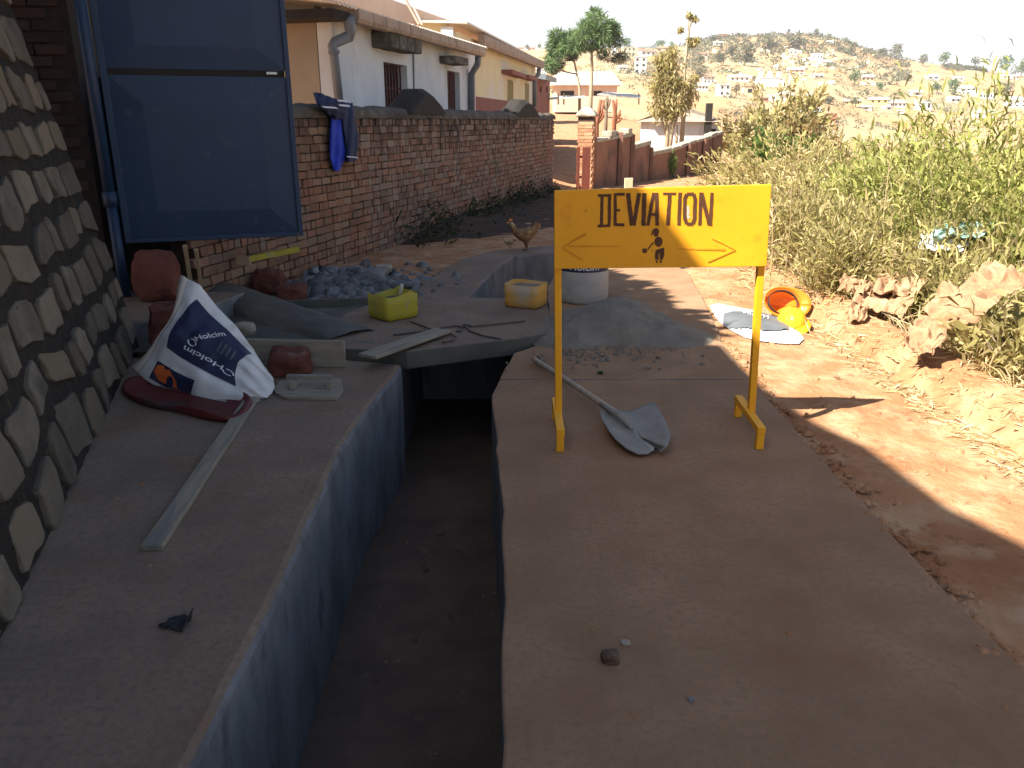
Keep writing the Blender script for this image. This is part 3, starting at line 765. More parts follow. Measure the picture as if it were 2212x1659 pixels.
far.build('bricks', M['brick_wall'], bw, kind='stuff')
def cope(s, t):
    x = -.02 + s * (wlen + .05); a = math.pi * t
    k = 1 + .16 * nz(x * 1.7, t * 2, 7) + .09 * nz(x * 6, t * 5, 3)
    return (x, .12 - math.cos(a) * .185 * k, 1.632 + math.sin(a) ** .6 * .15 * k + .015 * nz(x * 2, 0, 1))
cp = MB().grid(cope, 260, 14)
cp.build('coping', M['coping'], bw, smooth=True)
def along(u):      # distance along the wall face seen at photo column u
    lo, hi = 0, wlen
    for _ in range(40):
        m_ = (lo + hi) / 2; P_ = W0 + Vector((math.cos(wang), math.sin(wang), 0)) * m_
        if CX + F * P_.x / (P_.y * .9496) < u: lo = m_
        else: hi = m_
    return lo
def cap(u0, u1, h, name='pillar_cap', dy=.0):
    a0, a1 = along(u0), along(u1); c = (a0 + a1) / 2; w_ = max(.3, (a1 - a0) / 2)
    q = MB()
    prof = [(-1, 0), (-.62, .52), (-.25, .95), (.05, 1.0), (.30, .90), (.68, .48), (1, 0)]
    vs = []
    for yy in (-.10, .02, .26, .34):
        for (px_, pz) in prof:
            k = .72 if yy in (-.10, .34) else 1.0
            vs.append((c + px_ * w_ * (.8 + .2 * k), yy, 1.70 + pz * h * k + .02 * nz(px_ * 3, yy * 9, u0)))
    m_ = len(prof)
    fs = [(r_ * m_ + i, r_ * m_ + i + 1, (r_ + 1) * m_ + i + 1, (r_ + 1) * m_ + i) for r_ in range(3) for i in range(m_ - 1)]
    fs += [tuple(range(m_ - 1, -1, -1)), tuple(range(3 * m_, 4 * m_))]
    q.add(vs, fs); return bevel(q.build(name, M['mossy_block'] if name != 'pillar_cap' else M['dark_eave'], bw, fix=True), .02, 2, 20)  # wall caps take the near-black tone in place of cast shade
cap(872, 956, .36)
cap(1104, 1160, .36)
# weeds at the foot of the wall
pts, dirs = [], []
for _ in range(1500):
    s = R.random() ** .8 * wlen * .72 + wlen * .27
    d = abs(R.gauss(0, .28)); q = W0 + Vector((math.cos(wang), math.sin(wang), 0)) * s + Vector((math.sin(wang), -math.cos(wang), 0)) * (d + .05)
    hgt = max(0, .5 - d) * R.random() * (.5 + nz(s * .8, 3) * 1.4 + .3)
    pts.append((q.x, q.y, zf(q.x, q.y) + max(0, hgt))); dirs.append((R.gauss(.3, .6), R.gauss(-.3, .6), R.gauss(.5, .5)))
V, Q = blades(pts, dirs, NR.uniform(.07, .17, len(pts)), .035, .5, 3)
leaf_obj('wall_weeds', V, Q, M['weed'], kind='stuff', seed=4)

# ================================================================== JACKET ON THE WALL
a_j = along(725)
jk = thing('jacket', 'navy and royal blue jacket with white stripes slung over the brick wall', 'jacket', W0 + Vector((math.cos(wang), math.sin(wang), 0)) * a_j, wang)
def JL(u, v, off):        # photo point -> jacket local coordinates at a distance off the wall face
    nrm = Vector((math.sin(wang), -math.cos(wang), 0))
    p = ONPLANE(u, v, W0 + nrm * off, nrm) - (W0 + Vector((math.cos(wang), math.sin(wang), 0)) * a_j)
    return Vector((p.x * math.cos(wang) + p.y * math.sin(wang), -p.x * math.sin(wang) + p.y * math.cos(wang), p.z))
def hang(name, rows, m, seed, th=.05, parent=jk):
    """a hanging length of cloth: rows of (uL, uR, v, offset); folds run down it"""
    nu, nv = 22, len(rows) - 1
    q = MB(); sub = 5
    def fn(s, t):
        k = t * nv; i = min(int(k), nv - 1); f_ = k - i
        a_, b_ = rows[i], rows[i + 1]
        uL, uR, v_, of = (a_[j_] + (b_[j_] - a_[j_]) * f_ for j_ in range(4))
        ang = s * 2 * math.pi
        uu = (uL + uR) / 2 - (uR - uL) / 2 * math.cos(ang)
        o_ = of + math.sin(ang) * th * (.5 + .3 * t) + .016 * math.sin(uu * .35 + seed + t * 3) + .012 * nz(uu * .09, t * 4, seed)
        return JL(uu, v_ + 2.5 * nz(uu * .15, t * 5, seed + 3), max(o_, .02))
    q.grid(fn, nu, nv * sub)
    return q.build(name, m, parent, smooth=True)
hang('sleeve', [(714, 742, 250, .10), (712, 744, 285, .10), (711, 747, 320, .09), (714, 745, 345, .09), (720, 733, 370, .085)], M['jacket_blue'], 1)
hang('body', [(728, 762, 222, .12), (736, 768, 255, .13), (744, 774, 290, .13), (747, 774, 320, .12), (746, 771, 338, .12), (747, 768, 350, .11)], M['jacket_navy'], 5)
hang('collar', [(676, 690, 200, .02), (680, 722, 212, .10), (684, 750, 224, .14), (694, 756, 236, .14), (708, 760, 248, .13), (722, 752, 258, .11)], M['jacket_navy'], 9, th=.06)
for rows in ([(727, 752, 215, .20), (729, 753, 219, .20)], [(730, 753, 225, .205), (732, 754, 229, .205)], [(748, 772, 337, .185), (749, 772, 339.5, .185)], [(692, 722, 229, .21), (700, 730, 233, .21)]):
    s_ = MB().grid(lambda s, t: JL(rows[0][0] + (rows[0][1] - rows[0][0]) * s + (rows[1][0] - rows[0][0]) * t, rows[0][2] + (rows[1][2] - rows[0][2]) * t + 2 * s, rows[0][3]), 8, 1)
    o = s_.build('stripe', M['cloth_white'], jk); md = o.modifiers.new('thick', 'SOLIDIFY'); md.thickness = .01
# ================================================================== ROW OF HOUSES BEHIND THE BRICK WALL
class Facade:
    """a house front: x along the street, +y into the house, z up, measured on the photo's sight lines"""
    def __init__(s, P, ang):
        s.P = Vector((P[0], P[1], 0)); s.ang = rad(ang)
        s.d = Vector((math.sin(s.ang), math.cos(s.ang), 0)); s.n = Vector((math.cos(s.ang), -math.sin(s.ang), 0)); s.rz = math.pi / 2 - s.ang
    def at(s, u, v, off=0.0):
        """off > 0: towards the street"""
        p = ONPLANE(u, v, s.P + s.n * off, s.n) - s.P
        return Vector((p.dot(s.d), -p.dot(s.n), p.z))
def windowed_front(x0, x1, z0, z1, holes, depth=.28):
    """front wall with real openings: butt-jointed blocks round each hole"""
    q = MB(); holes = sorted(holes); x = x0
    for (a, b_, c, d_) in holes:
        q.box(((x + a) / 2, depth / 2, (z0 + z1) / 2), (a - x, depth, z1 - z0))
        if c > z0: q.box(((a + b_) / 2, depth / 2, (z0 + c) / 2), (b_ - a, depth, c - z0))
        q.box(((a + b_) / 2, depth / 2, (d_ + z1) / 2), (b_ - a, depth, z1 - d_))
        x = b_
    q.box(((x + x1) / 2, depth / 2, (z0 + z1) / 2), (x1 - x, depth, z1 - z0))
    return q
def barred(parent, a, b_, c, d_, m, nbar=9, name='window'):
    w = MB().box(((a + b_) / 2, .24, (c + d_) / 2), (b_ - a - .004, .03, d_ - c - .004)).build(name, M['dark_inside'], parent)
    g_ = MB()
    for k in range(nbar):
        xx = a + (b_ - a) * (k + .5) / nbar
        g_.box((xx, .13, (c + d_) / 2), (.035, .022, d_ - c - .02), r=k * .1)
    g_.box(((a + b_) / 2, .152, c + (d_ - c) * .66), (b_ - a - .01, .02, .05))
    g_.build('window_bars', m, w)
    return w
def gutter_run(parent, p0, p1, h, w, nseg, m):
    p0, p1 = Vector(p0), Vector(p1)
    for k in range(nseg):
        a, b_ = p0.lerp(p1, (k + .02) / nseg), p0.lerp(p1, (k + .98) / nseg)
        q = MB(); sec = [(-w / 2, h * .5), (-w / 2, -h * .2), (-w * .3, -h * .5), (w / 2, -h * .5), (w / 2, h * .5)]
        vs = [(a.x, a.y + y_, a.z + z_) for y_, z_ in sec] + [(b_.x, b_.y + y_, b_.z + z_) for y_, z_ in sec]
        q.add(vs, [(0, 1, 2, 3, 4), (9, 8, 7, 6, 5)] + [(i, i + 5, (i + 1) % 5 + 5, (i + 1) % 5) for i in range(5)])
        q.build('gutter', m, parent, fix=True)

# --- nearest house: white front with a beige end wall
H1 = Facade((-3.12, 15.0), 14.5)
h1 = thing('white_house', 'white plastered house with barred windows and beige end wall behind the brick wall', 'house', H1.P, H1.rz)
xe = H1.at(1026, 130).x; ztop1 = H1.at(1000, 112).z
wn1 = [H1.at(828, 131), H1.at(882, 225)]; wn2 = [H1.at(966, 152), H1.at(994, 222)]
holes = [(wn1[0].x, wn1[1].x, 1.35, wn1[0].z - .02), (wn2[0].x, wn2[1].x, 1.35, wn2[0].z)]
EAVE = 3.42
windowed_front(0, xe, -.3, EAVE, holes).build('front_wall', M['plaster_white'], h1)
MB().box((.14, 3.4, 1.9), (.274, 6.2, 4.4)).build('end_wall', M['plaster_grey'], h1)
for a in holes: barred(h1, *a, M['iron_red'], 8)
for (u0, v0, u1, v1, hh, dep) in ((820, 100, 917, 117, .30, .42), (963, 134, 1017, 142, .17, .40)):
    a = H1.at(u0 + 3, v0, .2); c = H1.at(u1 - 6, v1, .4)
    zc = H1.at(u1 - 6, v1, .4).z + hh / 2
    nb = 4 if hh > .2 else 1
    for k in range(nb):
        x0_, x1_ = a.x + (c.x - a.x) * k / nb, a.x + (c.x - a.x) * (k + 1) / nb
        q = MB().box(((x0_ + x1_) / 2, -.212, zc), (x1_ - x0_ - .012, .42, hh), jit=.012 if nb > 1 else .003)
        bevel(q.build('lintel_block', M['mossy_block'], h1), .02, 2)
MB().tube([H1.at(893, 117, .02), H1.at(895, 222, .02)], .018, 6).build('cable', M['grey_pipe'], h1)
g0, g1 = H1.at(764, 34, .42), H1.at(1042, 113, .42)
gutter_run(h1, g0, g1, .21, .20, 13, M['gutter'])
gz_ = (g0.z + g1.z) / 2
rf = MB()
nr_ = 60
def corr(s, t):
    x = -.75 + s * (g1.x + .95); y = -.50 + t * 2.3
    return (x, y, gz_ + .10 + t * .30 + .018 * math.sin(s * nr_ * 6.28))
rf.grid(corr, nr_ * 4, 2); o = rf.build('roof', M['roof_metal'], h1); md = o.modifiers.new('t', 'SOLIDIFY'); md.thickness = .02; md.offset = 1
MB().box((-.42, 2.2, gz_ - .03), (.60, 5.2, .14)).build('verge_board', M['dark_eave'], h1)
p0, p1 = H1.at(1036, 92, -1.8), H1.at(1036, 74, -1.8)
MB().box((p0.x / 2 - .3, 1.95, (p0.z + p1.z) / 2 + .02), (p0.x + 2.2, .3, p1.z - p0.z + .15)).build('parapet', M['roof_pink'], h1)
MB().tube([H1.at(905, 52, -.6), H1.at(872, -8, -.9)], .035, 6).build('stay_pole', M['roof_pink'], h1)
MB().tube([H1.at(912, 53, -.65), H1.at(893, 14, -.9)], .025, 6).build('stay_pole', M['roof_pink'], h1)
dpt = [H1.at(752, 36, .40), H1.at(757, 66, .36), H1.at(755, 78, .34), H1.at(722, 92, .09), H1.at(718, 100, .075), H1.at(721, 112, .075), H1.at(737, 260, .075)]
MB().tube(dpt, [.105, .10, .10, .09, .085, .08, .08], 12).build('downpipe', M['grey_pipe'], h1, smooth=True)
MB().tube([H1.at(721, 110, .075), H1.at(722, 116, .075)], .10, 12).build('pipe_collar', M['grey_pipe'], h1, smooth=True)
MB().tube([H1.at(1033, 118, .36), H1.at(1032, 138, .33), H1.at(1019, 160, .10), H1.at(1019, 240, .09)], .085, 12).build('downpipe', M['grey_pipe'], h1, smooth=True)

# --- cream house further along
P2 = AT(1000, 150, 24.6)
H2 = Facade((P2.x, P2.y), 9.8)
h2 = thing('cream_house', 'cream yellow house with oxblood plinth and olive shutters next to the white house', 'house', H2.P, H2.rz)
xe2 = H2.at(1157, 170).x
wa = [H2.at(1096, 171), H2.at(1109, 214)]; wb = [H2.at(1134, 179), H2.at(1143, 211)]
hz2 = [(wa[0].x, wa[1].x, wa[1].z - .2, wa[0].z), (wb[0].x, wb[1].x, wb[1].z - .2, wb[0].z)]
q0, q1 = H2.at(1040, 86, .30), H2.at(1171, 141, .30)
zt2 = q0.z + .05
zp = H2.at(1060, 213).z
windowed_front(-.6, xe2, zp, zt2, hz2, .26).build('front_wall', M['plaster_cream'], h2)
MB().box(((xe2 - .6) / 2, .13, zp / 2 - .25), (xe2 + .66, .30, zp + .5)).build('plinth', M['red_plinth'], h2)
MB().box((-.47, 3.0, zt2 / 2), (.26, 5.4, zt2 + .6)).build('end_wall', M['plaster_cream'], h2)
for a in hz2:
    MB().box(((a[0] + a[1]) / 2, .06, (a[2] + a[3]) / 2), (a[1] - a[0] - .006, .04, a[3] - a[2] - .006)).build('shutter', M['olive_shutter'], h2)
for (u0, u1, v0, v1) in ((1095, 1126, 157, 163), (1133, 1152, 167, 170)):
    a, c = H2.at(u0, v0, .2), H2.at(u1, v1, .2)
    MB().box(((a.x + c.x) / 2, -.202, (a.z + c.z) / 2), (c.x - a.x, .40, .14)).build('lintel_block', M['red_plinth'], h2)
gutter_run(h2, q0, q1, .30, .22, 16, M['gutter'])
zq = (q0.z + q1.z) / 2
o = MB().grid(lambda s, t: (-.9 + s * (q1.x + 1.2), -.35 + t * 5.5, zq + .17 + .22 * t), 8, 2).build('roof', M['roof_metal'], h2)
md = o.modifiers.new('t', 'SOLIDIFY'); md.thickness = .05; md.offset = 1
MB().box((-.75, .25, q0.z - .10), (.10, .34, .52)).build('gutter_end', M['plaster_white'], h2)
MB().tube([H2.at(1165, 144, .30), H2.at(1163, 160, .25), H2.at(1155, 172, .09), H2.at(1155, 230, .09)], .10, 10).build('downpipe', M['grey_pipe'], h2, smooth=True)
# --- small red house at the end of the row
P3 = AT(1160, 190, 42)
H3 = Facade((P3.x, P3.y), 12)
h3 = thing('red_house', 'small brick red house with grey eave beyond the cream house', 'house', H3.P, H3.rz)
e3 = H3.at(1188, 190)
zt3 = H3.at(1175, 171).z; w3 = H3.at(1166, 186); w3b = H3.at(1170, 200); w4 = H3.at(1180, 186); w4b = H3.at(1183, 200)
windowed_front(-.5, e3.x, -.5, zt3, [(w3.x, w3b.x, w3b.z, w3.z), (w4.x, w4b.x, w4b.z, w4.z)], .25).build('front_wall', M['red_plinth'], h3)
MB().box((-.38, 2.4, zt3 / 2), (.24, 4.2, zt3 + .8)).build('end_wall', M['red_plinth'], h3)
MB().box((e3.x - .12, 2.4, zt3 / 2), (.24, 4.2, zt3 + .8)).build('end_wall', M['roof_pink'], h3)
for a in ((w3.x, w3b.x, w3b.z, w3.z), (w4.x, w4b.x, w4b.z, w4.z)):
    MB().box(((a[0] + a[1]) / 2, .15, (a[2] + a[3]) / 2), (a[1] - a[0], .03, a[3] - a[2])).build('window', M['grey_pipe'], h3)
ra, rb = H3.at(1157, 160, .5), H3.at(1196, 182, .5)
q = MB(); zr_ = max(ra.z, rb.z)
q.add([(-1, -.6, zr_ - .15), (rb.x + .4, -.6, zr_ - .15), (rb.x + .4, 4.6, zr_ + .75), (-1, 4.6, zr_ + .75), (-1, -.6, zr_ + .1), (rb.x + .4, -.6, zr_ + .1), (rb.x + .4, 4.6, zr_ + 1.0), (-1, 4.6, zr_ + 1.0)],
      [(0, 1, 2, 3), (7, 6, 5, 4), (0, 4, 5, 1), (1, 5, 6, 2), (2, 6, 7, 3), (3, 7, 4, 0)])
q.build('roof', M['grey_pipe'], h3, fix=True)

# --- far buildings this side of the valley
def simple_house(name, label, u0, u1, vb, ve, vr, Y, dep, wall, roof, wins=(), hip=.5, over=.25, cat='house', rot=0.0, group=None, gable=False, door=None):
    a, b_ = AT(u0, vb, Y), AT(u1, vb, Y); c = (a + b_) / 2; w_ = b_.x - a.x
    ze, zr = AT((u0 + u1) / 2, ve, Y).z - a.z, AT((u0 + u1) / 2, vr, Y).z - a.z
    t = thing(name, label, cat, (c.x, Y, a.z), rad(rot), group)
    MB().box((0, dep / 2, ze / 2 - .6), (w_, dep, ze + 1.2)).build('wall', wall, t)
    x0, x1, y0, y1 = -w_ / 2 - over, w_ / 2 + over, -over, dep + over
    if vr is not None and zr > ze + .05:
        q = MB(); k = hip
        vs = [(x0, y0, ze), (x1, y0, ze), (x1, y1, ze), (x0, y1, ze), (x0 + k, dep / 2, zr), (x1 - k, dep / 2, zr)]
        q.add(vs, [(3, 2, 1, 0), (0, 1, 5, 4), (1, 2, 5), (2, 3, 4, 5), (3, 0, 4)]); q.build('roof', roof, t, fix=True)
    else:
        MB().box((0, dep / 2, ze + .08), (w_ + 2 * over, dep + 2 * over, .16)).build('roof', roof, t)
    for (fx0, fx1, fz0, fz1) in wins:
        xa, xb = -w_ / 2 + w_ * fx0, -w_ / 2 + w_ * fx1; za, zb_ = ze * fz0, ze * fz1
        MB().box(((xa + xb) / 2, .02, (za + zb_) / 2), (xb - xa, .08, zb_ - za)).build('window', M['dark_inside'], t)
    return t
simple_house('pink_house', 'long pinkish house with pale patched sheet roof behind the tall pine', 1200, 1332, 216, 184, 151, 88, 6, M['roof_pink'], M['roof_metal'], ((.08, .30, .30, .62), (.62, .76, .30, .62)), hip=.7, over=.5)
simple_house('white_shed', 'blank white shed wall just beyond the cream house', 1152, 1181, 176, 150, 141, 70, 4, M['plaster_white'], M['roof_metal'], ((.55, .75, .2, .6),), hip=.1, over=.05)
ruin = simple_house('plastered_house', 'low white plastered house with weathered hipped roof behind the garden wall', 1412, 1553, 325, 263, 232, 41, 4.5, M['plaster_white'], M['gutter'], ((.86, .93, .35, .75),), hip=2.4, over=.3)
MB().box((.95, -.12, .9), (.30, .24, 2.6)).build('pillar', M['dark_eave'], ruin)
t = thing('lean_to', 'tilted pale roofing sheets on thin poles in front of the pink house', 'shelter', AT(1335, 215, 46))
def LT(u, v, Y): return AT(u, v, Y) - AT(1335, 215, 46)
for (a, b_, c, d_) in (((1290, 203), (1384, 211), (1384, 205), (1312, 198)), ((1187, 213), (1264, 209), (1262, 205), (1190, 209))):
    o = MB().add([LT(*a, 45), LT(*b_, 45), LT(*c, 47), LT(*d_, 47)], [(0, 1, 2, 3)]).build('roofing_sheet', M['roof_metal'], t)
    md = o.modifiers.new('t', 'SOLIDIFY'); md.thickness = .06
for u in (1206, 1218, 1312, 1380):
    MB().tube([LT(u, 202, 46), LT(u, 226, 46)], .04, 6).build('pole', M['bark_pale'], t)

# ================================================================== GATE PILLAR AND GARDEN WALL
gp = AT(1264, 300, 23.6)
gpil = thing('gate_pillar', 'sunlit brick gate pillar with pointed mortar cap at the end of the brick wall', 'pillar', (gp.x, gp.y, zf(gp.x, gp.y)), rad(-14))
ptop = AT(1264, 252, 23.6).z - zf(gp.x, gp.y)
MB().box((0, .24, ptop / 2 - .15), (.43, .43, ptop + .29)).build('core', M['joint'], gpil)
pb = [MB().box((0, 0, 0), (.215, .05, .085), jit=.004).mesh('brick') for _ in range(3)]
for m_ in pb: m_.materials.append(M['pillar_brick'])
for rr in range(int((ptop + .2) / .095)):
    for k in range(2):
        off = .055 if rr % 2 else -.055
        for side in (0, 1):
            o = bpy.data.objects.new('brick', pb[R.randrange(3)])
            if side == 0: o.location = (-.105 + k * .21 + off * .3, .015, -.2 + rr * .095)
            else: o.location = (.222, .13 + k * .22, -.2 + rr * .095); o.rotation_euler = (0, 0, math.pi / 2)
            link(o, gpil)
capm = MB(); vs = []
for (k, h_) in ((.28, 0), (.29, .05), (.20, .16), (.06, .27)):
    vs += [(-k, .24 - k, ptop + h_), (k, .24 - k, ptop + h_), (k, .24 + k, ptop + h_), (-k, .24 + k, ptop + h_)]
fs = [(3, 2, 1, 0), (12, 13, 14, 15)] + [(r_ * 4 + i, r_ * 4 + (i + 1) % 4, r_ * 4 + 4 + (i + 1) % 4, r_ * 4 + 4 + i) for r_ in range(3) for i in range(4)]
bevel(capm.add(vs, fs).build('cap', M['coping_pale'], gpil), .03, 3, 15)
wg = thing('wooden_gate', 'narrow red brown board gate between the brick wall and sunlit pillar', 'gate', (AT(1258, 380, 23.0).x, 23.0, zf(AT(1258, 380, 23.0).x, 23.0)), rad(10))
for k, xx in enumerate((-.13, .06, .17)):
    MB().box((xx, 0, .58), (.15 if k == 1 else .09, .03, 1.16)).build('board', M['iron_red_wood'], wg)
MB().box((.02, .03, .35), (.42, .026, .07)).build('rail', M['iron_red_wood'], wg); MB().box((.02, .03, .9), (.42, .026, .07)).build('rail', M['iron_red_wood'], wg)

gwall = thing('garden_wall', 'stepped earth brown garden wall with pale coping blocks running behind the sign', 'wall', (0, 0, 0))
def wall_run(u0, Y0, u1, Y1, v0, v1, name='wall_panel', th=.25, cope=True, m='render_brown'):
    a, b_ = AT(u0, v0, Y0), AT(u1, v1, Y1)
    d = Vector((b_.x - a.x, b_.y - a.y, 0)); l = d.length; d.normalize(); nn = Vector((-d.y, d.x, 0))
    q = MB()
    za, zb_ = zf(a.x, a.y) - .6, zf(b_.x, b_.y) - .6
    vs = [a, b_, b_ + nn * th, a + nn * th]
    lo_ = [Vector((p.x, p.y, z_)) for p, z_ in zip(vs, (za, zb_, zb_, za))]
    q.add(lo_ + vs, [(3, 2, 1, 0), (4, 5, 6, 7), (0, 1, 5, 4), (1, 2, 6, 5), (2, 3, 7, 6), (3, 0, 4, 7)])
    o = q.build(name, M[m], gwall, fix=True)
    if cope:
        nb = max(1, int(l / .85))
        for k in range(nb):
            p, r_ = a.lerp(b_, (k + .02) / nb), a.lerp(b_, (k + .97) / nb)
            cq = MB(); h_ = R.uniform(.10, .16)
            cq.bar(p + nn * th / 2 + Vector((0, 0, h_ / 2 + .004)), r_ + nn * th / 2 + Vector((0, 0, h_ / 2 + .004 + R.uniform(-.02, .02))), th + .10, h_)
            bevel(cq.build('coping_block', M['coping_pale'], gwall), .03, 2)
    return a, b_
wall_run(1284, 24.0, 1340, 25.6, 309, 300)
wall_run(1340, 25.6, 1366, 26.6, 300, 296)
for (u, v, Y, l_) in ((1318, 289, 25.3, .8), (1352, 283, 26.2, .5)):
    p = AT(u, v, Y); bevel(MB().bar(p - Vector((l_ * .35, l_ * .9, 0)) * .5, p + Vector((l_ * .35, l_ * .9, 0)) * .5, .32, .17).build('coping_block', M['coping_pale'], gwall), .03, 2)
for (u, Y, v) in ((1284, 23.95, 296), (1341, 25.55, 286), (1367, 26.6, 290)):
    p = AT(u, v, Y); z0_ = zf(p.x, p.y) - .5
    MB().box((p.x, p.y, (p.z + z0_) / 2), (.12, .30, p.z - z0_)).build('post', M['render_brown'], gwall)
wall_run(1369, 26.8, 1406, 28.2, 323, 313)
wall_run(1408, 28.4, 1450, 29.8, 337, 328)
wall_run(1450, 29.9, 1520, 33.2, 327, 304)
wall_run(1520, 33.2, 1562, 36.0, 304, 289)
for (u, Y, v) in ((1407, 28.3, 318), (1487, 31.5, 312), (1521, 33.2, 300), (1541, 34.6, 293)):
    p = AT(u, v, Y); z0_ = zf(p.x, p.y) - .5
    MB().box((p.x, p.y - .02, (p.z + z0_) / 2), (.10, .34, p.z - z0_)).build('post', M['render_brown'], gwall)
pm = AT(1358, 392, 14.5)
mk = thing('marker_board', 'pale square board standing just behind the top of the yellow sign', 'board', (pm.x, pm.y, zf(pm.x, pm.y)), rad(14))
bevel(MB().box((0, 0, pm.z - zf(pm.x, pm.y) - .05), (.155, .02, .22)).build('face', M['plaster_cream'], mk), .004, 1)
MB().box((0, .022, (pm.z - zf(pm.x, pm.y)) / 2 - .08), (.05, .02, pm.z - zf(pm.x, pm.y) + .14)).build('stake', M['wood_tan'], mk)
# ================================================================== YELLOW DEVIATION SIGN
SY = 4.02
sg = thing('road_sign', 'yellow hand painted DEVIATION sign on two legs standing on the concrete walk', 'sign', (0.8, SY, 0))
def S_(p): return Vector(p) - Vector((0.8, SY, 0))
TL, TR, BR, BL = AT(1197, 411, SY), AT(1665, 398, SY), AT(1655, 575, SY), AT(1197, 580, SY)
q = MB()
fr = [S_(p) for p in (BL, BR, TR, TL)]
q.add([p + Vector((0, -.012, 0)) for p in fr] + [p + Vector((0, .012, 0)) for p in fr], [(0, 1, 2, 3), (7, 6, 5, 4), (4, 5, 1, 0), (5, 6, 2, 1), (6, 7, 3, 2), (7, 4, 0, 3)])
bevel(q.build('board', M['yellow_paint'], sg), .003, 2)
for (ut, ub, top, px) in ((1204, 1206.5, TL, 14), (1657, 1622, TR, 15)):
    a, b_ = AT(ut if ut < 1400 else 1652, 430, SY + .032), AT(ub, 897, SY + .032)
    bevel(MB().bar(S_(b_), S_(a), .036, .036, up=(0, 1, 0)).build('post', M['yellow_paint'], sg), .003, 2)
    cx = b_.x; z1 = .098
for (uf, vf, ub_, vb_) in ((1210, 977, 1199, 902), (1641, 972, 1591, 897)):
    f_, k_ = G(uf, vf), G(ub_, vb_)
    ft = MB(); zt = .105
    d = (k_ - f_).normalized()
    f_ = f_ + d * .02; k_ = k_ - d * .02
    foot = bevel(ft.bar(S_(f_) - d * .02 + Vector((0, 0, zt)), S_(k_) + d * .02 + Vector((0, 0, zt)), .042, .036).build('foot_bar', M['yellow_paint'], sg), .003, 2)
    for p in (f_, k_):
        bevel(MB().bar(S_(p) + Vector((0, 0, .001)), S_(p) + Vector((0, 0, zt - .0185)), .038, .036, up=(0, 1, 0)).build('foot_peg', M['yellow_paint'], sg), .003, 2)
def C6(cx, cy): return S_(AT(1215 + .2197 * cx, 378 + .2197 * cy, SY - .0135))
def paint(name, polys, m, parent=sg, th=.0012):
    q = MB()
    for po in polys:
        n = len(po); sh_n = Vector((0, -.00004 * len(q.f) / 5, 0)); f_ = [C6(*p) + sh_n for p in po]
        vs = f_ + [p + Vector((0, th + .0006, 0)) for p in f_]
        q.add(vs, [tuple(range(n))] + [(i, n + i, n + (i + 1) % n, (i + 1) % n) for i in range(n)])
    return q.build(name, m, parent)
def stroke(pts, w, wob_=2.0):
    """a brush stroke with slightly ragged edges as a polygon"""
    P_ = [Vector(p) for p in pts]; fine = []
    for i in range(len(P_) - 1):
        k = max(2, int((P_[i + 1] - P_[i]).length / 22))
        fine += [P_[i].lerp(P_[i + 1], j / k) for j in range(k)]
    fine.append(P_[-1]); Lf, Rt = [], []
    for i, p in enumerate(fine):
        d = (fine[min(i + 1, len(fine) - 1)] - fine[max(i - 1, 0)]).normalized(); nn = Vector((-d.y, d.x))
        ww = w[0] + (w[1] - w[0]) * i / (len(fine) - 1) if isinstance(w, tuple) else w
        Lf.append(p + nn * (ww / 2 + R.uniform(-wob_, wob_))); Rt.append(p - nn * (ww / 2 + R.uniform(-wob_, wob_)))
    return [tuple(p) for p in Lf + Rt[::-1]]
def quadstrip(pts, w):
    s = stroke(pts, w); n = len(s) // 2
    return [[s[i], s[i + 1], s[2 * n - 2 - i], s[2 * n - 1 - i]] for i in range(n - 1)]
letters = {
    'D': [[(390, 195), (384, 500)], ([(348, 202), (480, 200)], 26), ([(346, 503), (470, 497)], 26), [(464, 200), (460, 492)]],
    'E': [[(520, 180), (518, 500)], ([(505, 192), (612, 190)], 28), ([(530, 346), (566, 346)], 24), ([(505, 488), (610, 490)], 28)],
    'V': [([(645, 178), (684, 498)], 42), ([(755, 178), (700, 498)], 38)],
    'I': [([(806, 178), (797, 500)], 42)],
    'A': [([(898, 174), (840, 498)], 34), ([(926, 174), (932, 498)], 34), ([(868, 388), (930, 388)], 26)],
    'T': [([(990, 184), (1115, 184)], 24), ([(1055, 190), (1036, 495)], 36)],
    'I2': [([(1158, 172), (1144, 494)], 35)],
    'O': [([(1222, 188), (1204, 235), (1203, 430), (1222, 478)], 36), ([(1222, 186), (1290, 186)], 30), ([(1290, 188), (1304, 235), (1298, 430), (1284, 478)], 35), ([(1222, 480), (1284, 480)], 30)],
    'N': [([(1362, 172), (1350, 494)], 32), ([(1366, 175), (1444, 490)], 38), ([(1470, 174), (1452, 494)], 30)],
}
for nm, parts_ in letters.items():
    polys = []
    for p in parts_:
        if isinstance(p, tuple): polys += quadstrip(*p)
        else: polys += quadstrip(p, 30)
    paint('letter', polys, M['sign_brown'])
paint('scuff_patch', [[(1200, 300), (1246, 308), (1252, 372), (1240, 398), (1262, 415), (1240, 434), (1206, 412), (1192, 352)]], M['roof_pink'], th=.0022)
paint('arrow', quadstrip([(60, 702), (560, 700)], (18, 9)) + quadstrip([(2, 716), (120, 640), (235, 578)], (12, 24)) + quadstrip([(2, 716), (100, 772), (195, 832)], (10, 20)), M['arrow_paint'])
paint('arrow', quadstrip([(1130, 724), (1400, 732), (1600, 734)], (7, 22)) + quadstrip([(1700, 738), (1580, 676), (1470, 624)], (12, 7)) + quadstrip([(1700, 738), (1560, 800), (1428, 856)], (12, 11)), M['arrow_paint'])
def ell(cx, cy, rx, ry, n=18): return [(cx + rx * math.cos(2 * math.pi * i / n), cy + ry * math.sin(2 * math.pi * i / n)) for i in range(n)]
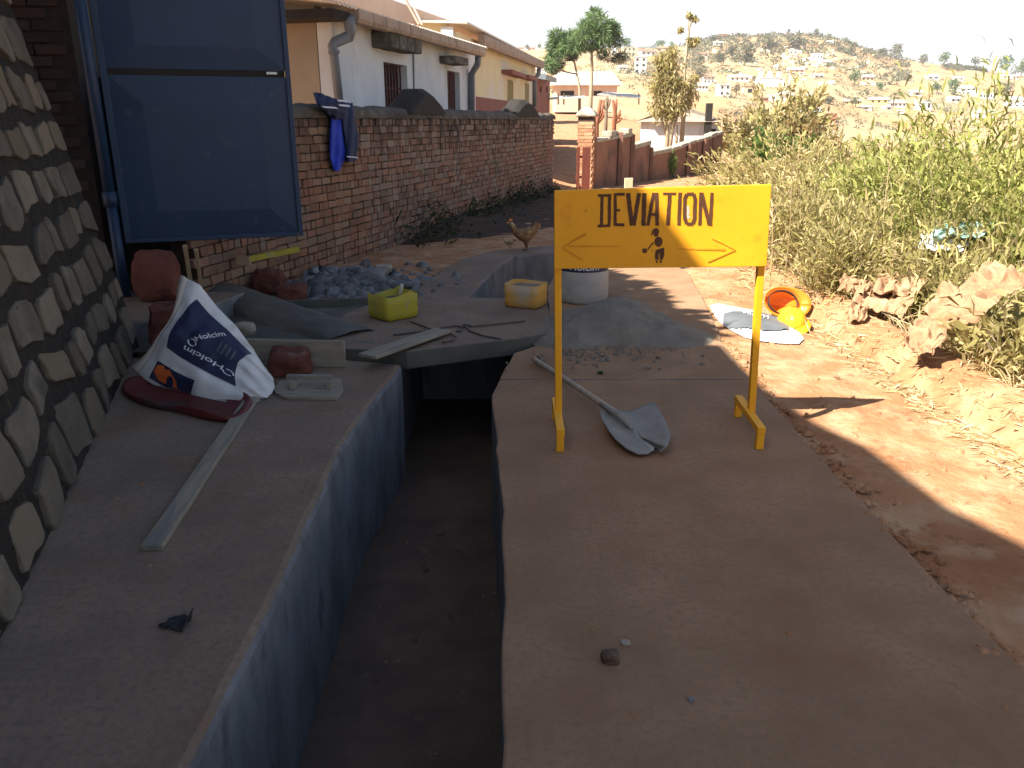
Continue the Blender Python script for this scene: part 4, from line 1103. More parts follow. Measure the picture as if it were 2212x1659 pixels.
paint('pictogram', [ell(920, 582, 26, 24), [(868, 602), (884, 545), (905, 526), (932, 522), (951, 545), (951, 572), (905, 560)], ell(945, 656, 40, 50)] + quadstrip([(898, 662), (835, 735)], 14) +
      [ell(808, 745, 25, 24), [(918, 738), (1000, 712), (1002, 790), (985, 832), (958, 832), (956, 770), (948, 770), (946, 832), (912, 832), (910, 790)], [(918, 838), (938, 838), (934, 864), (922, 864)], [(958, 838), (978, 838), (976, 864), (958, 864)]], M['sign_brown'])

# ================================================================== SHOVEL
sh0 = G(1372, 945)
shv = thing('shovel', 'round bladed shovel with pale wooden handle lying under the yellow sign', 'shovel', (sh0.x, sh0.y, 0))
out = [(1348, 908), (1322, 910), (1293, 916), (1300, 932), (1314, 951), (1330, 968), (1352, 982), (1378, 990), (1398, 989), (1408, 983), (1420, 982), (1427, 988), (1442, 980), (1447, 966), (1440, 944), (1428, 922), (1412, 901), (1385, 900), (1362, 905)]
q = MB(); nr = 7; n = len(out); c = G(1368, 940) - sh0
ov = [G(*p) - sh0 for p in out]
vs = []
tipd = (G(1392, 990) - G(1350, 905)).normalized(); sided = Vector((tipd.y, -tipd.x, 0))
for k in range(nr + 1):
    for p in ov:
        w_ = c.lerp(p, k / nr); rel = w_ - c
        s_, a_ = rel.dot(sided), rel.dot(tipd)
        z = .018 + 1.6 * s_ * s_ + .14 * max(0, -a_) ** 1.2 - .018 * math.exp(-(s_ / .02) ** 2) * (a_ < .05) * -1
        vs.append((w_.x, w_.y, z))
fs = [(k * n + i, k * n + (i + 1) % n, (k + 1) * n + (i + 1) % n, (k + 1) * n + i) for k in range(nr) for i in range(n)]
me = MB().add(vs, fs).mesh('blade', True)
bl = obj('blade', me, M['cemented_steel'], shv); md = bl.modifiers.new('t', 'SOLIDIFY'); md.thickness = .004
keep = [f for f in fs if sum((Vector(vs[i]) - c).dot(tipd) for i in f) / 4 > .055]
ids = sorted({i for f in keep for i in f}); rm = {i: k for k, i in enumerate(ids)}
MB().add([Vector(vs[i]) + Vector((0, 0, .0035)) for i in ids], [tuple(rm[i] for i in f) for f in keep]).build('worn_tip', M['steel'], shv, smooth=True)
he, hs_ = G(1152, 776, .03) - sh0, G(1338, 897, .085) - sh0
hd = (hs_ - he)
MB().tube([he, he + hd * .03, he + hd * .5 + Vector((0, 0, .004)), he + hd * .95], [.014, .019, .0185, .019], 12).build('handle', M['wood_handle'], shv, smooth=True)
MB().tube([he + hd * .84, hs_, hs_ + (c - hs_) * .45 + Vector((0, 0, .02)), c + Vector((0, 0, .026))], [.0225, .024, .022, .006], 12, flat=.8).build('socket', M['cemented_steel'], shv, smooth=True)

# ================================================================== SAND HEAP
def sand(s, t):
    x = .16 + s * 1.62; y = 5.55 + t * 2.0
    e = (x - .80) / .62; f_ = (y - 6.32) / .62
    d = math.sqrt(e * e + f_ * f_) + .18 * nz(x * 2.2, y * 2.2, 4)
    h = .245 * max(0, 1 - d ** 1.35) if d < 1 else 0
    e2, f2 = (x - 1.18) / .40, (y - 6.05) / .36
    h = max(h, .13 * max(0, 1 - math.sqrt(e2 * e2 + f2 * f2)) ** .8)
    e3, f3 = (x - .45) / .34, (y - 5.98) / .30
    h = max(h, .14 * max(0, 1 - math.sqrt(e3 * e3 + f3 * f3)) ** .8)
    h += .034 * nz(x * 5, y * 5, 1) * min(1, h * 12) + .012 * nz(x * 19, y * 19, 2) * min(1, h * 15)
    return (x, y, h - .006)
sq = MB().grid(sand, 90, 100)
sq.f = [f_ for f_ in sq.f if max(sq.v[i][2] for i in f_) > -.0045]
used_ = sorted({i for f_ in sq.f for i in f_}); rm_ = {i: k for k, i in enumerate(used_)}
sq.v = [sq.v[i] for i in used_]; sq.f = [tuple(rm_[i] for i in f_) for f_ in sq.f]; sq.r = [0.0] * len(sq.f)
tag(sq.build('sand_pile', M['sand'], smooth=True), 'grey brown heap of sand tipped on the concrete walk behind the sign', 'sand pile')
# crumbs of mortar and grit lying about
def scatter(name, pts, smin, smax, m, label, seed, kind='stuff'):
    rs = np.random.RandomState(seed)
    base = np.array([(-1, -1, 0), (1, -1, 0), (1, 1, 0), (-1, 1, 0), (-.6, -.5, 1), (.55, -.6, 1.1), (.5, .6, .9), (-.5, .5, 1)], float)
    fq = np.array([(0, 1, 5, 4), (1, 2, 6, 5), (2, 3, 7, 6), (3, 0, 4, 7), (4, 5, 6, 7)])
    V, Q, r_ = [], [], []
    for i, p in enumerate(pts):
        s_ = smin + (smax - smin) * rs.rand() ** 2.5
        a = rs.rand() * 6.28; b_ = base * (s_ * rs.uniform(.6, 1.3), s_ * rs.uniform(.6, 1.3), s_ * rs.uniform(.5, 1.1)) + rs.normal(size=(8, 3)) * s_ * .18
        ca, sa = math.cos(a), math.sin(a)
        b_ = np.stack([b_[:, 0] * ca - b_[:, 1] * sa, b_[:, 0] * sa + b_[:, 1] * ca, b_[:, 2]], 1) + np.array([p[0], p[1], p[2] - s_ * .12])
        V.append(b_); Q.append(fq + 8 * i); r_ += [rs.rand()] * 5
    o = obj(name, np_mesh(name, np.concatenate(V), np.concatenate(Q), r_), m, kind=kind); o['label'] = label
    return o
pts = [(R.gauss(.62, .38), R.gauss(5.72, .22), .0) for _ in range(420)]
pts = [p for p in pts if -.05 + (.35 if p[1] > 5.55 else 0) < p[0] < 1.5 and p[1] > 5.1]
scatter('mortar_crumbs', pts, .005, .022, M['sand'], 'crumbs of sand and mortar spilled on the walk beside the heap', 3)
pts = []
for _ in range(900):
    s_ = R.random(); u, v = R.gauss(760, 62), R.gauss(622, 19)
    if v < 580: continue
    p = G(u, v); pts.append((p.x, p.y, zf(p.x, p.y) + max(0, .10 - abs(u - 740) / 1200) * R.random()))
for _ in range(260):
    p = G(R.uniform(640, 1000), R.uniform(565, 655)); pts.append((p.x, p.y, zf(p.x, p.y)))
scatter('rubble', pts, .014, .075, M['rubble'], 'blue grey broken stone rubble heaped at the foot of the brick wall', 5)
pts = [(R.uniform(-2.6, -.95), R.uniform(-.2, 5.2), 0) for _ in range(70)] + [(R.uniform(.1, 1.45), R.uniform(1.6, 5.6), 0) for _ in range(70)] + [(R.uniform(-.8, -.05), R.uniform(1, 5), -.83) for _ in range(60)] + [(R.uniform(-1.2, .2), R.uniform(5.7, 7), .065) for _ in range(25)]
scatter('trench_rubble', [(R.gauss(-.35, .16), R.gauss(4.0, .3), -.82) for _ in range(14)] + [(R.uniform(-.78, -.08), R.uniform(1.2, 5), -.83) for _ in range(30)], .004, .016, M['mud'], 'small broken stones on the trench floor', 28)
scatter('grit', pts, .002, .009, M['dirt'], 'scattered grit on the concrete', 8)
pts = [(R.uniform(1.62, 3.0), R.uniform(1.8, 9), 0) for _ in range(500)]
pts = [(x, y, zf(x, y)) for x, y, _ in pts]
pts += [(1.575 + .035 * (y - 4) * (y > 4.6) * .6 + R.gauss(0, .035), y, -.012) for y in (R.uniform(1.6, 6) for _ in range(520))]
scatter('dirt_clods', pts, .004, .022, M['dirt'], 'small clods of red earth along the path', 9)

# ================================================================== STONES
def stone(name, label, u, v, w, h, m, z=None, seed=1, dk=.85, cat='stone', group=None, rz=0, Y=None, rough=.25):
    p = G(u, v, z or 0.0) if Y is None else AT(u, v, Y)
    if z is None and Y is None: p.z = 0.0
    k = (p.y * .9496 + (EYE - p.z) * .3136) / F
    sx, sz = w * k / 2 * 1.02, h * k / 2 * 1.0
    sz = max(.02 if w > 25 else .005, (h * k - sx * dk * 2 * .30) / 2)
    o = obj(name, rock_mesh(name, sx, sx * dk, sz, seed, rough), m, loc=(p.x, p.y + sx * dk * .7, p.z + sz * .90), rot=(0, 0, rz))
    return tag(o, label, cat, group)
SG = 'loose red stones round the formwork'
stone('red_stone', 'dark red stone block propping the upright formwork board', 622, 815, 84, 82, M['red_stone'], seed=1, group=SG)
stone('red_stone', 'red stone block beside the rubble heap under the gate corner', 628, 656, 62, 58, M['red_stone'], seed=2, group=SG)
stone('red_stone', 'reddish stone behind the printed cement bag at the stone wall', 368, 762, 96, 134, M['red_stone'], Y=5.45, seed=3, group=SG, rz=.4)
stone('red_stone', 'red stone wedged on the threshold under the blue gate hinge', 337, 652, 82, 128, M['red_stone'], Y=6.5, seed=4, group=SG)
stone('red_stone', 'small red stone under the yellow bar by the brick wall', 578, 634, 62, 66, M['red_stone'], seed=5, group=SG)
stone('grey_stone', 'rounded grey stone lying in the rubble', 802, 614, 62, 48, M['grey_stone'], seed=7)
stone('grey_stone', 'pale squared stone at the back of the rubble heap', 829, 590, 36, 27, M['coping_pale'], seed=8, rough=.12)
stone('grey_stone', 'pale upright stone between the bag and the dark kerb', 527, 732, 42, 46, M['coping_pale'], seed=9, rough=.2)
stone('grey_stone', 'grey stone chunk next to the yellow container', 868, 622, 40, 22, M['grey_stone'], seed=12)
stone('grey_stone', 'flat blue grey stone at the edge of the rubble heap', 700, 648, 46, 20, M['grey_stone'], seed=13)
stone('grey_stone', 'grey stone leaning on the brick wall foot', 765, 594, 28, 26, M['grey_stone'], seed=14)
stone('dark_clod', 'round dark clod of earth on the near concrete walk', 1319, 1436, 36, 26, M['mud'], seed=15, cat='clod', dk=.9)
stone('pebble', 'small grey pebble near the lower edge of the walk', 1494, 1516, 14, 5, M['grey_stone'], seed=16, cat='pebble')
stone('pebble', 'pale chip of stone right of the dark clod', 1352, 1394, 20, 5, M['coping_pale'], seed=17, cat='pebble')
stone('pebble', 'dark green pebble at the foot of the sand heap', 1297, 808, 12, 9, M['weed'], seed=19, cat='pebble')

# ================================================================== FORMWORK, BOARDS, KERB
def plank(name, label, a, b_, w, h, m, cat='plank', rz=None, up=(0, 0, 1), bev=.004):
    a, b_ = Vector(a), Vector(b_); c = (a + b_) / 2
    d = (b_ - a)
    t = bpy.data.objects.new(name, None)
    me = MB()
    L_ = d.length; nseg = 10
    vs = []
    for i in range(nseg + 1):
        x = -L_ / 2 + L_ * i / nseg
        for (y_, z_) in ((-w / 2, -h / 2), (w / 2, -h / 2), (w / 2, h / 2), (-w / 2, h / 2)):
            e = .004 * nz(x * 5, y_ * 20, c.x) if 0 < i < nseg else .008 * nz(y_ * 40, z_ * 30, i + c.y)
            vs.append((x + (e if i in (0, nseg) else 0), y_ + e, z_))
    fs = [(3, 2, 1, 0), tuple(nseg * 4 + i for i in range(4))] + [(i * 4 + k, i * 4 + (k + 1) % 4, i * 4 + 4 + (k + 1) % 4, i * 4 + 4 + k) for i in range(nseg) for k in range(4)]
    o = MB().add(vs, fs).build(name, m, fix=True)
    xax = d.normalized(); yax = Vector(up).cross(xax).normalized(); zax = xax.cross(yax)
    o.matrix_world = Matrix.Translation(c) @ Matrix((xax, yax, zax)).transposed().to_4x4()
    if bev: bevel(o, bev, 2)
    return tag(o, label, cat)
plank('wooden_lath', 'long grey cement stained lath lying on the left pavement beside the trench', G(327, 1184, .014) , G(545, 860, .016), .082, .026, M['wood_grey'])
fb0, fb1 = G(515, 790), G(747, 795)
fh = AT(740, 738, fb1.y).z
plank('formwork_board', 'upright formwork board on edge behind the dark red stone', (fb0.x - .05, fb0.y + .02, fh / 2 + .002), (fb1.x, fb1.y + .02, fh / 2 + .002), .028, fh, M['wood_grey'], 'board')
plank('short_plank', 'short cement stained plank lying over the bent rods on the crossing slab', G(793, 770, .105), G(957, 713, .095), .155, .022, M['wood_grey'])
k0, k1 = G(438, 640), G(765, 742)
kd = (k1 - k0).normalized(); kn = Vector((-kd.y, kd.x, 0))
q = MB()
q.grid(lambda s, t: tuple(k0.lerp(k1, s) + kn * (t - .5) * .46 + Vector((0, 0, (.20 - .09 * s) * math.sin(math.pi * min(1, max(0, t * 1.0))) ** .18 - .015 + .008 * nz(s * 20, t * 5)))), 40, 16)
tag(q.build('cement_kerb', M['wet_cement'], smooth=True), 'dark freshly trowelled cement kerb running from the gate to the crossing slab', 'kerb')
plank('edge_board', 'dark wet board edging the fresh cement below the rubble', G(612, 662, .05), G(800, 656, .05), .03, .11, M['wet_cement'], 'board')
plank('wooden_stake', 'brown stake leaning under the gate left of the brick wall', AT(412, 612, 6.88), AT(399, 530, 6.72), .035, .03, M['wood_tan'], 'stake')
plank('wooden_stake', 'lighter brown stake next to the stake under the gate', AT(434, 614, 6.90), AT(423, 538, 6.74), .032, .03, M['wood_tan'], 'stake')
# yellow bar
a, b_ = AT(536, 560, 7.35), AT(645, 538, 7.75)
yb = thing('yellow_bar', 'thin yellow bar with tan end resting on a red stone at the brick wall', 'bar', a)
MB().bar((0, 0, 0), b_ - a, .035, .05).build('shaft', M['jerry_yellow'], yb)
MB().box((-.04, -.005, -.01), (.12, .07, .075)).build('end_block', M['wood_tan'], yb)
# hand float
f0 = G(665, 845)
wf = thing('wooden_float', 'wooden plastering float with raised handle lying on the pavement', 'float', f0)
plate = [G(*p) - f0 for p in ((590, 846), (605, 829), (628, 822), (737, 822), (742, 848), (730, 865), (618, 864), (598, 856))]
bevel(MB().prism([(p.x, p.y) for p in plate[::-1]], .001, .020).build('plate', M['wood_grey'], wf, fix=True), .003, 2)
ha, hb = G(626, 838) - f0, G(716, 838) - f0
for p in (G(634, 846) - f0, G(712, 846) - f0):
    bevel(MB().box((p.x, p.y + .02, .044), (.035, .075, .047)).build('handle_post', M['wood_grey'], wf), .004, 2)
bevel(MB().bar((ha.x - .01, ha.y - .01, .080), (hb.x + .012, hb.y - .015, .080), .038, .024).build('handle', M['wood_grey'], wf), .005, 2)
# rods on the crossing slab
def C5(cx, cy, z=.075): return G(756 + .3255 * cx, 486 + .3255 * cy, z)
def rod(label, pts):
    P_ = [C5(*p) for p in pts]; c = P_[0].copy()
    fine = []
    for i in range(len(P_) - 1):
        for k in range(4): fine.append(P_[i].lerp(P_[i + 1], k / 4) - c)
    fine.append(P_[-1] - c)
    o = MB().tube(fine, .0065, 6).build('steel_rod', M['rebar'], smooth=True, loc=c); tag(o, label, 'rod', 'bent steel rods on the crossing slab')
rod('bent steel rod hooked at one end, left of the short plank', [(288, 730), (400, 716), (520, 700), (640, 677), (705, 669), (738, 676), (748, 692), (735, 706), (705, 703)])
rod('long steel rod pointing to the orange container', [(1160, 638), (1010, 654), (880, 666), (800, 673), (790, 664), (755, 660), (744, 668), (752, 678)])
rod('steel rod end sticking out towards the sand heap corner', [(752, 664), (800, 705), (880, 733), (1002, 757)])
rod('steel stirrup rod caught under the short plank', [(398, 640), (428, 648), (540, 692), (640, 712), (672, 722), (703, 744), (690, 766), (612, 778)])

# ================================================================== CUT CONTAINERS AND SACK
def cut_can(name, label, u, v, L_, W_, h, rz, m, fill, fm, seed, rise=.02):
    p = G(u, v, .065)
    t = thing(name, label, 'container', (p.x, p.y, .066), rz)
    def ring(k, z, wv=0.0):
        out_ = []
        for i in range(32):
            a = 2 * math.pi * (i + .5) / 32; ca, sa = math.cos(a), math.sin(a)
            e = .30
            x = math.copysign(abs(ca) ** e, ca) * L_ / 2 * k; y = math.copysign(abs(sa) ** e, sa) * W_ / 2 * k
            out_.append((x, y, z + wv * (nz(x * 7, y * 7, seed) + .6 * nz(x * 16, y * 16, seed + 2))))
        return out_
    n = 32; rings = [ring(.90, .002), ring(.985, .016), ring(1.0, h * .35), ring(.985, h * .5), ring(1.0, h * .62), ring(1.0, h, rise), ring(.975, h, rise), ring(.965, h * .3), ring(.90, .02)]
    vs = [p_ for r_ in rings for p_ in r_]
    fs = [(k * n + i, k * n + (i + 1) % n, (k + 1) * n + (i + 1) % n, (k + 1) * n + i) for k in range(len(rings) - 1) for i in range(n)]
    fs += [tuple(range(n - 1, -1, -1)), tuple(range((len(rings) - 1) * n, len(rings) * n))]
    MB().add(vs, fs).build('shell', m, t, smooth=True)
    if fill:
        fr_ = ring(.955, fill); ctr = (0, 0, fill + .02)
        q = MB(); vs = [tuple(ctr)]
        for kk in (.35, .7, 1.0):
            vs += [(x * kk, y * kk, fill + .03 * (1 - kk) + .014 * nz(x * 30 * kk, y * 30 * kk, seed)) for x, y, _ in fr_]
        fs = [(0, 1 + i, 1 + (i + 1) % n) for i in range(n)] + [(1 + k * n + i, 1 + (k + 1) * n + i, 1 + (k + 1) * n + (i + 1) % n, 1 + k * n + (i + 1) % n) for k in range(2) for i in range(n)]
        q.add(vs, fs).build('contents', fm, t, smooth=True)
    return t
yc = cut_can('cut_jerrycan', 'yellow cut down plastic jerrycan holding mortar and a trowel', 850, 684, .33, .31, .205, rad(42), M['jerry_yellow'], .135, M['mortar_mix'], 3, .035)
cut_can('cut_jerrycan', 'orange cut down plastic jerrycan filled with grey mix behind the slab edge', 1136, 660, .325, .27, .20, rad(-24), M['jerry_orange'], .165, M['sand'], 7, .008)
tp = yc.location + Vector((.045, .03, .075))
tw = thing('trowel', 'mason trowel stuck in the yellow jerrycan with pale handle up', 'trowel', tp)
MB().tube([(0, 0, .05), (.022, .01, .15), (.032, .012, .19)], [.012, .016, .013], 8).build('handle', M['bag_inner'], tw, smooth=True)
q = MB().add([(-.05, -.02, .05), (.05, .0, .05), (.03, .0, -.05), (-.03, -.01, -.05)], [(0, 1, 2, 3)]); o = q.build('blade', M['cemented_steel'], tw); md = o.modifiers.new('t', 'SOLIDIFY'); md.thickness = .004
# upright white sack
sp = G(1262, 658, 0)
sk = thing('cement_sack', 'upright round white woven sack with dark printed band behind the sign leg', 'sack', (sp.x, sp.y + .22, 0))
SR = .238
zb0 = AT(1262, 589, sp.y).z
prof = [(.222, .0), (.236, .02), (.240, .08), (.238, .17), (.240, .24), (.238, zb0), (.239, zb0 + .10), (.234, zb0 + .20), (.19, zb0 + .26), (.10, zb0 + .29), (.02, zb0 + .30)]
def sackpt(a, z, off=0.0):
    r = np.interp(z, [p[1] for p in prof], [p[0] for p in prof]) + off
    r += .004 * nz(math.cos(a) * 2, math.sin(a) * 2, z * 5) + .0015 * math.sin(z * 60 + 3 * math.sin(a * 3))
    return (r * math.cos(a), r * math.sin(a), z)
def sack_strip(z0, z1, n=14, name='body', m=None, off=0.0):
    return MB().grid(lambda s, t: sackpt(s * 2 * math.pi, z0 + (z1 - z0) * t, off), 40, n).build(name, m, sk, smooth=True)
sack_strip(0.0, zb0, 18, 'body', M['sack_grey'])
sack_strip(zb0 + .001, zb0 + .20, 8, 'printed_band', M['bag_navy'])
sack_strip(zb0 + .201, zb0 + .30, 8, 'mouth', M['sack_grey'])
V_, F_, tw_, th_ = text_mesh('Holcim', 1.0)
kx = .155
vs = []
for (x, y, z) in V_:
    a = -math.pi / 2 + (x - tw_ / 2) * kx / SR * .62
    vs.append(sackpt(a - .04, zb0 + .022 + y * kx * .62, .004))
MB().add(vs, F_).build('lettering', M['bag_letter'], sk)
vs = []
for (x, y, z) in text_mesh('42,5', 1.0)[0]: vs.append(sackpt(-math.pi / 2 + (x - .9) * .24 - .05, .155 + y * .045, .004))
# ================================================================== PRINTED WOVEN BAG AT THE STONE WALL
# a slack open bag: s runs along its mouth, t from mouth to closed end
bc = AT(440, 760, 4.85)
bag = thing('woven_bag', 'slack white woven bag with navy print lying open on the pavement by the stone wall', 'bag', (bc.x, bc.y, 0))
BO = Vector((bc.x, bc.y, 0))
top_edge = [AT(392, 596, 5.25), AT(434, 618, 5.2), AT(470, 664, 5.15), AT(512, 706, 5.05), AT(545, 752, 4.95), AT(566, 800, 4.8)]
low_edge = [AT(285, 792, 4.95), AT(318, 824, 4.83), AT(366, 850, 4.72), AT(415, 868, 4.62), AT(470, 884, 4.50), AT(512, 890, 4.42)]
end_mid = AT(586, 850, 4.60)
def pl(pts, t):
    k = t * (len(pts) - 1); i = min(int(k), len(pts) - 2); return pts[i].lerp(pts[i + 1], k - i)
def bagpt(s, t, side=1, off=0.0):
    a, b_ = pl(top_edge, t), pl(low_edge, t)
    p = a.lerp(b_, s)
    # far end curves out; mouth edge dips inwards
    p += (end_mid - (top_edge[-1] + low_edge[-1]) / 2) * (max(0, math.sin(math.pi * s)) ** .45 * max(0, (t - .5) / .5) ** 2)
    md_ = (pl([AT(372, 716, 5.1), AT(400, 730, 4.95)], t) - (top_edge[0] + low_edge[0]) / 2)
    p += md_ * (math.sin(math.pi * s) * max(0, 1 - t / .35) ** 2) * .9
    n = Vector((.10, -.82, .55))
    puff = .13 * math.sin(math.pi * s) ** .7 * (math.sin(math.pi * min(1, .12 + t * .88)) ** .6)
    w = .026 * nz(s * 3, t * 3, 5) + .016 * nz(s * 2.5, t * 9, 2) + .012 * nz(s * 8, t * 6, 12)
    if t > .7: w += .016 * math.sin(s * 34 + 5 * nz(s * 3, t * 3)) * (t - .7) / .3
    w += .012 * math.sin((s * 1.3 + t) * 9) * (1 - t) 
    q = p + n * (side * puff + w + off) - BO
    if q.z < .012: q.z = .012 + max(0, off)
    return q
TB0, TB1, SB0, SB1 = .20, .78, .20, .80
MB().grid(lambda s, t: bagpt(s, t), 60, 60).build('front', M['bag_white'], bag, smooth=True)
MB().grid(lambda s, t: bagpt(s, t, -.35, -.012), 40, 40).build('back', M['bag_white'], bag, smooth=True)
MB().grid(lambda s, t: bagpt(s, -.01 + t * (.085 + .02 * math.sin(s * 9)), 1, .006 + .022 * math.sin(math.pi * t)), 50, 8).build('rolled_rim', M['bag_inner'], bag, smooth=True)
MB().grid(lambda s, t: bagpt(s, -.055 * math.sin(math.pi * s) * t, .5 - .7 * t, -.01 - .02 * t), 40, 6).build('far_lip', M['bag_white'], bag, smooth=True)
MB().grid(lambda s, t: bagpt(.12 + s * .54, .25 + t * .56 - .05 * math.sin(s * 3.1), 1, .004), 40, 40).build('navy_panel', M['bag_navy'], bag, smooth=True)
MB().grid(lambda s, t: bagpt(.80 + s * .17, .22 + t * .36, 1, .004), 16, 30).build('dark_panel', M['bag_navy'], bag, smooth=True)
og = MB()
pol = [(.83, .24), (.81, .30), (.835, .32), (.815, .36), (.845, .40), (.88, .44), (.94, .46), (.95, .30), (.90, .235)]
og.add([bagpt(s, t, 1, .008) for s, t in pol] + [bagpt(.885, .34, 1, .008)], [(i, (i + 1) % 9, 9) for i in range(9)])
og.build('orange_emblem', M['bag_orange'], bag)
def bag_text(txt, s0, t0, ds, dt, up, size, name='lettering', space=1.0):
    V_, F_, w_, h_ = text_mesh(txt, 1.0, space)
    vs = [bagpt(s0 + (x * ds + y * up[0]) * size, t0 + (x * dt + y * up[1]) * size, 1, .008) for x, y, z in V_]
    MB().add(vs, F_).build(name, M['bag_letter'], bag)
def bag_logo(cs, ct, r_s, r_t):
    q = MB()
    for (a0, a1) in ((-2.2, .3), (.8, 3.2)):
        for k in range(10):
            u0, u1 = a0 + (a1 - a0) * k / 10, a0 + (a1 - a0) * (k + 1) / 10
            q.add([bagpt(cs + r_s * f_ * math.sin(a), ct + r_t * f_ * math.cos(a), 1, .008) for a, f_ in ((u0, .78), (u1, .78), (u1, 1.1), (u0, 1.1))], [(0, 1, 2, 3)])
    q.build('logo', M['bag_letter'], bag)
# lower word reads from the closed end towards the mouth, upper word slants up along the fold
bag_text('Holcim', .50, .70, .02, -.16, (.115, 0), .68)
bag_logo(.545, .735, .034, .036)
bag_text('Holcim', .445, .45, -.135, .08, (-.05, -.075), .66)
bag_logo(.475, .425, .034, .036)
for k in range(4):
    q = MB().grid(lambda s, t: bagpt(.40 - s * .13 - k * .004, .60 + k * .036 + t * .013, 1, .008), 10, 1); q.build('small_print', M['bag_grey'], bag)
# dark red crushed basin under the bag
rb_pts = [(263, 848), (285, 868), (330, 884), (380, 893), (430, 906), (475, 914), (510, 912), (538, 896), (545, 872), (500, 850), (420, 838), (330, 826), (280, 830)]
rp = [G(*p) for p in rb_pts]; rc = sum(rp, Vector()) / len(rp)
rb = thing('red_basin', 'crushed dark red plastic basin half hidden under the printed bag', 'basin', rc)
q = MB(); n = len(rp); vs = []
fine = []
for i in range(n):
    for k in range(4):
        t = k / 4; p0, p1, p2, p3 = rp[i - 1], rp[i], rp[(i + 1) % n], rp[(i + 2) % n]
        fine.append(.5 * ((2 * p1) + (p2 - p0) * t + (2 * p0 - 5 * p1 + 4 * p2 - p3) * t * t + (3 * p1 - p0 - 3 * p2 + p3) * t ** 3))
n = len(fine)
for (k, z) in ((.96, .002), (1.0, .015), (.99, .040), (.95, .046), (.90, .036), (.84, .012), (.4, .008), (.05, .006)):
    for p in fine:
        w_ = rc.lerp(p, k) - rc; vs.append((w_.x, w_.y, z * (1 + .5 * nz(w_.x * 5, w_.y * 5, 3)) + .002))
fs = [(k * n + i, k * n + (i + 1) % n, (k + 1) * n + (i + 1) % n, (k + 1) * n + i) for k in range(7) for i in range(n)]
q.add(vs, fs).build('bowl', M['red_plastic'], rb, smooth=True)
# black scrap
def crumple(name, label, corners, m, nu=14, nv=10, amp=.03, fr=7.0, seed=0, cat='scrap', lift=.0, smooth=False, curl=None, parent=None):
    a, b_, c, d = [Vector(p) for p in corners]; o0 = (a + b_ + c + d) / 4
    def fn(s, t):
        p = a.lerp(b_, s).lerp(d.lerp(c, s), t)
        e = amp * (abs(nz(s * fr, t * fr, seed)) * 1.6 + .8 * nz(s * fr * 2.3, t * fr * 2.3, seed + 3))
        x = amp * nz(s * fr, t * fr, seed + 7); y = amp * nz(s * fr, t * fr, seed + 11)
        z = max(0, e) + lift
        if curl: z += curl(s, t)
        return p - o0 + Vector((x, y, z))
    q = MB().grid(fn, nu, nv)
    o = q.build(name, m, parent, smooth=smooth, loc=o0)
    md = o.modifiers.new('t', 'SOLIDIFY'); md.thickness = .004
    if cat: tag(o, label, cat)
    return o
crumple('rubber_scrap', 'curled scrap of black rubber on the near left pavement', [G(340, 1352, .006), G(392, 1366, .006), G(421, 1340, .006), G(398, 1326, .006)], M['black_scrap'], 12, 8, .012, 3, 4, 'scrap', .002, True, lambda s, t: .05 * max(0, s - .6) ** 2 * 6 * t)

# ================================================================== THINGS ON THE SUNLIT VERGE
def C8(cx, cy): return (1512 + .3255 * cx, 486 + .3255 * cy)
def gz(u, v, k=0.0):
    d = ray(u, v); o = Vector((0, 0, EYE))
    ys = np.concatenate([np.arange(1.5, 14, .03), np.arange(14, 60, .25)])
    t = ys / d.y; hit = np.nonzero(o.z + d.z * t < Z(d.x * t, ys) + k)[0]
    y = ys[hit[0]] if len(hit) else 20.0
    p = o + d * (y / d.y)
    return Vector((p.x, p.y, zf(p.x, p.y) + k))
# flat white sack
ol = [(65, 545), (110, 533), (220, 556), (340, 580), (450, 606), (560, 640), (640, 700), (690, 765), (655, 802), (520, 796), (390, 785), (300, 755), (240, 735), (175, 692), (125, 650), (90, 600)]
op = [gz(*C8(*p)) for p in ol]; oc = sum(op, Vector()) / len(op)
fs_ = thing('flat_sack', 'flattened white cement sack with grey print lying on the sunlit dirt verge', 'sack', oc)
q = MB(); n = len(op); vs = []; NR_ = 9
for k in range(NR_ + 1):
    for p in op:
        f_ = k / NR_; w_ = oc.lerp(p, f_)
        z = zf(w_.x, w_.y) + .012 + .055 * (1 - f_ ** 3) + .016 * nz(w_.x * 9, w_.y * 9, 1) * (1.2 - f_)
        vs.append((w_.x - oc.x, w_.y - oc.y, z - oc.z))
fs = [(k * n + i, k * n + (i + 1) % n, (k + 1) * n + (i + 1) % n, (k + 1) * n + i) for k in range(NR_) for i in range(n)]
q.add(vs, fs).build('body', M['bag_white'], fs_, smooth=True)
def sackflat(cx, cy, off):
    p = gz(*C8(cx, cy)); 
    f_ = 0.0
    for i in range(n):
        a, b_ = op[i] - oc, op[(i + 1) % n] - oc; w_ = p - oc
        den = a.x * b_.y - a.y * b_.x
        al, be = (w_.x * b_.y - w_.y * b_.x) / den, (a.x * w_.y - a.y * w_.x) / den
        if al >= -1e-6 and be >= -1e-6: f_ = max(f_, al + be)
    z = zf(p.x, p.y) + .012 + .055 * (1 - min(1, f_) ** 3) + .016 * nz(p.x * 9, p.y * 9, 1) * (1.2 - f_) + off
    return (p.x - oc.x, p.y - oc.y, z - oc.z)
def gp_(s, t):
    cx = 150 + s * 430; c_ = 662 + s * 52; hw = 62 * math.sin(math.pi * (.12 + .76 * s)) ** .6
    return sackflat(cx, c_ + (t - .5) * 2 * hw * .86, .012)
MB().grid(gp_, 30, 8).build('grey_print', M['bag_grey'], fs_, smooth=True)
V_, F_, w_, h_ = text_mesh('Holcim', 1.0)
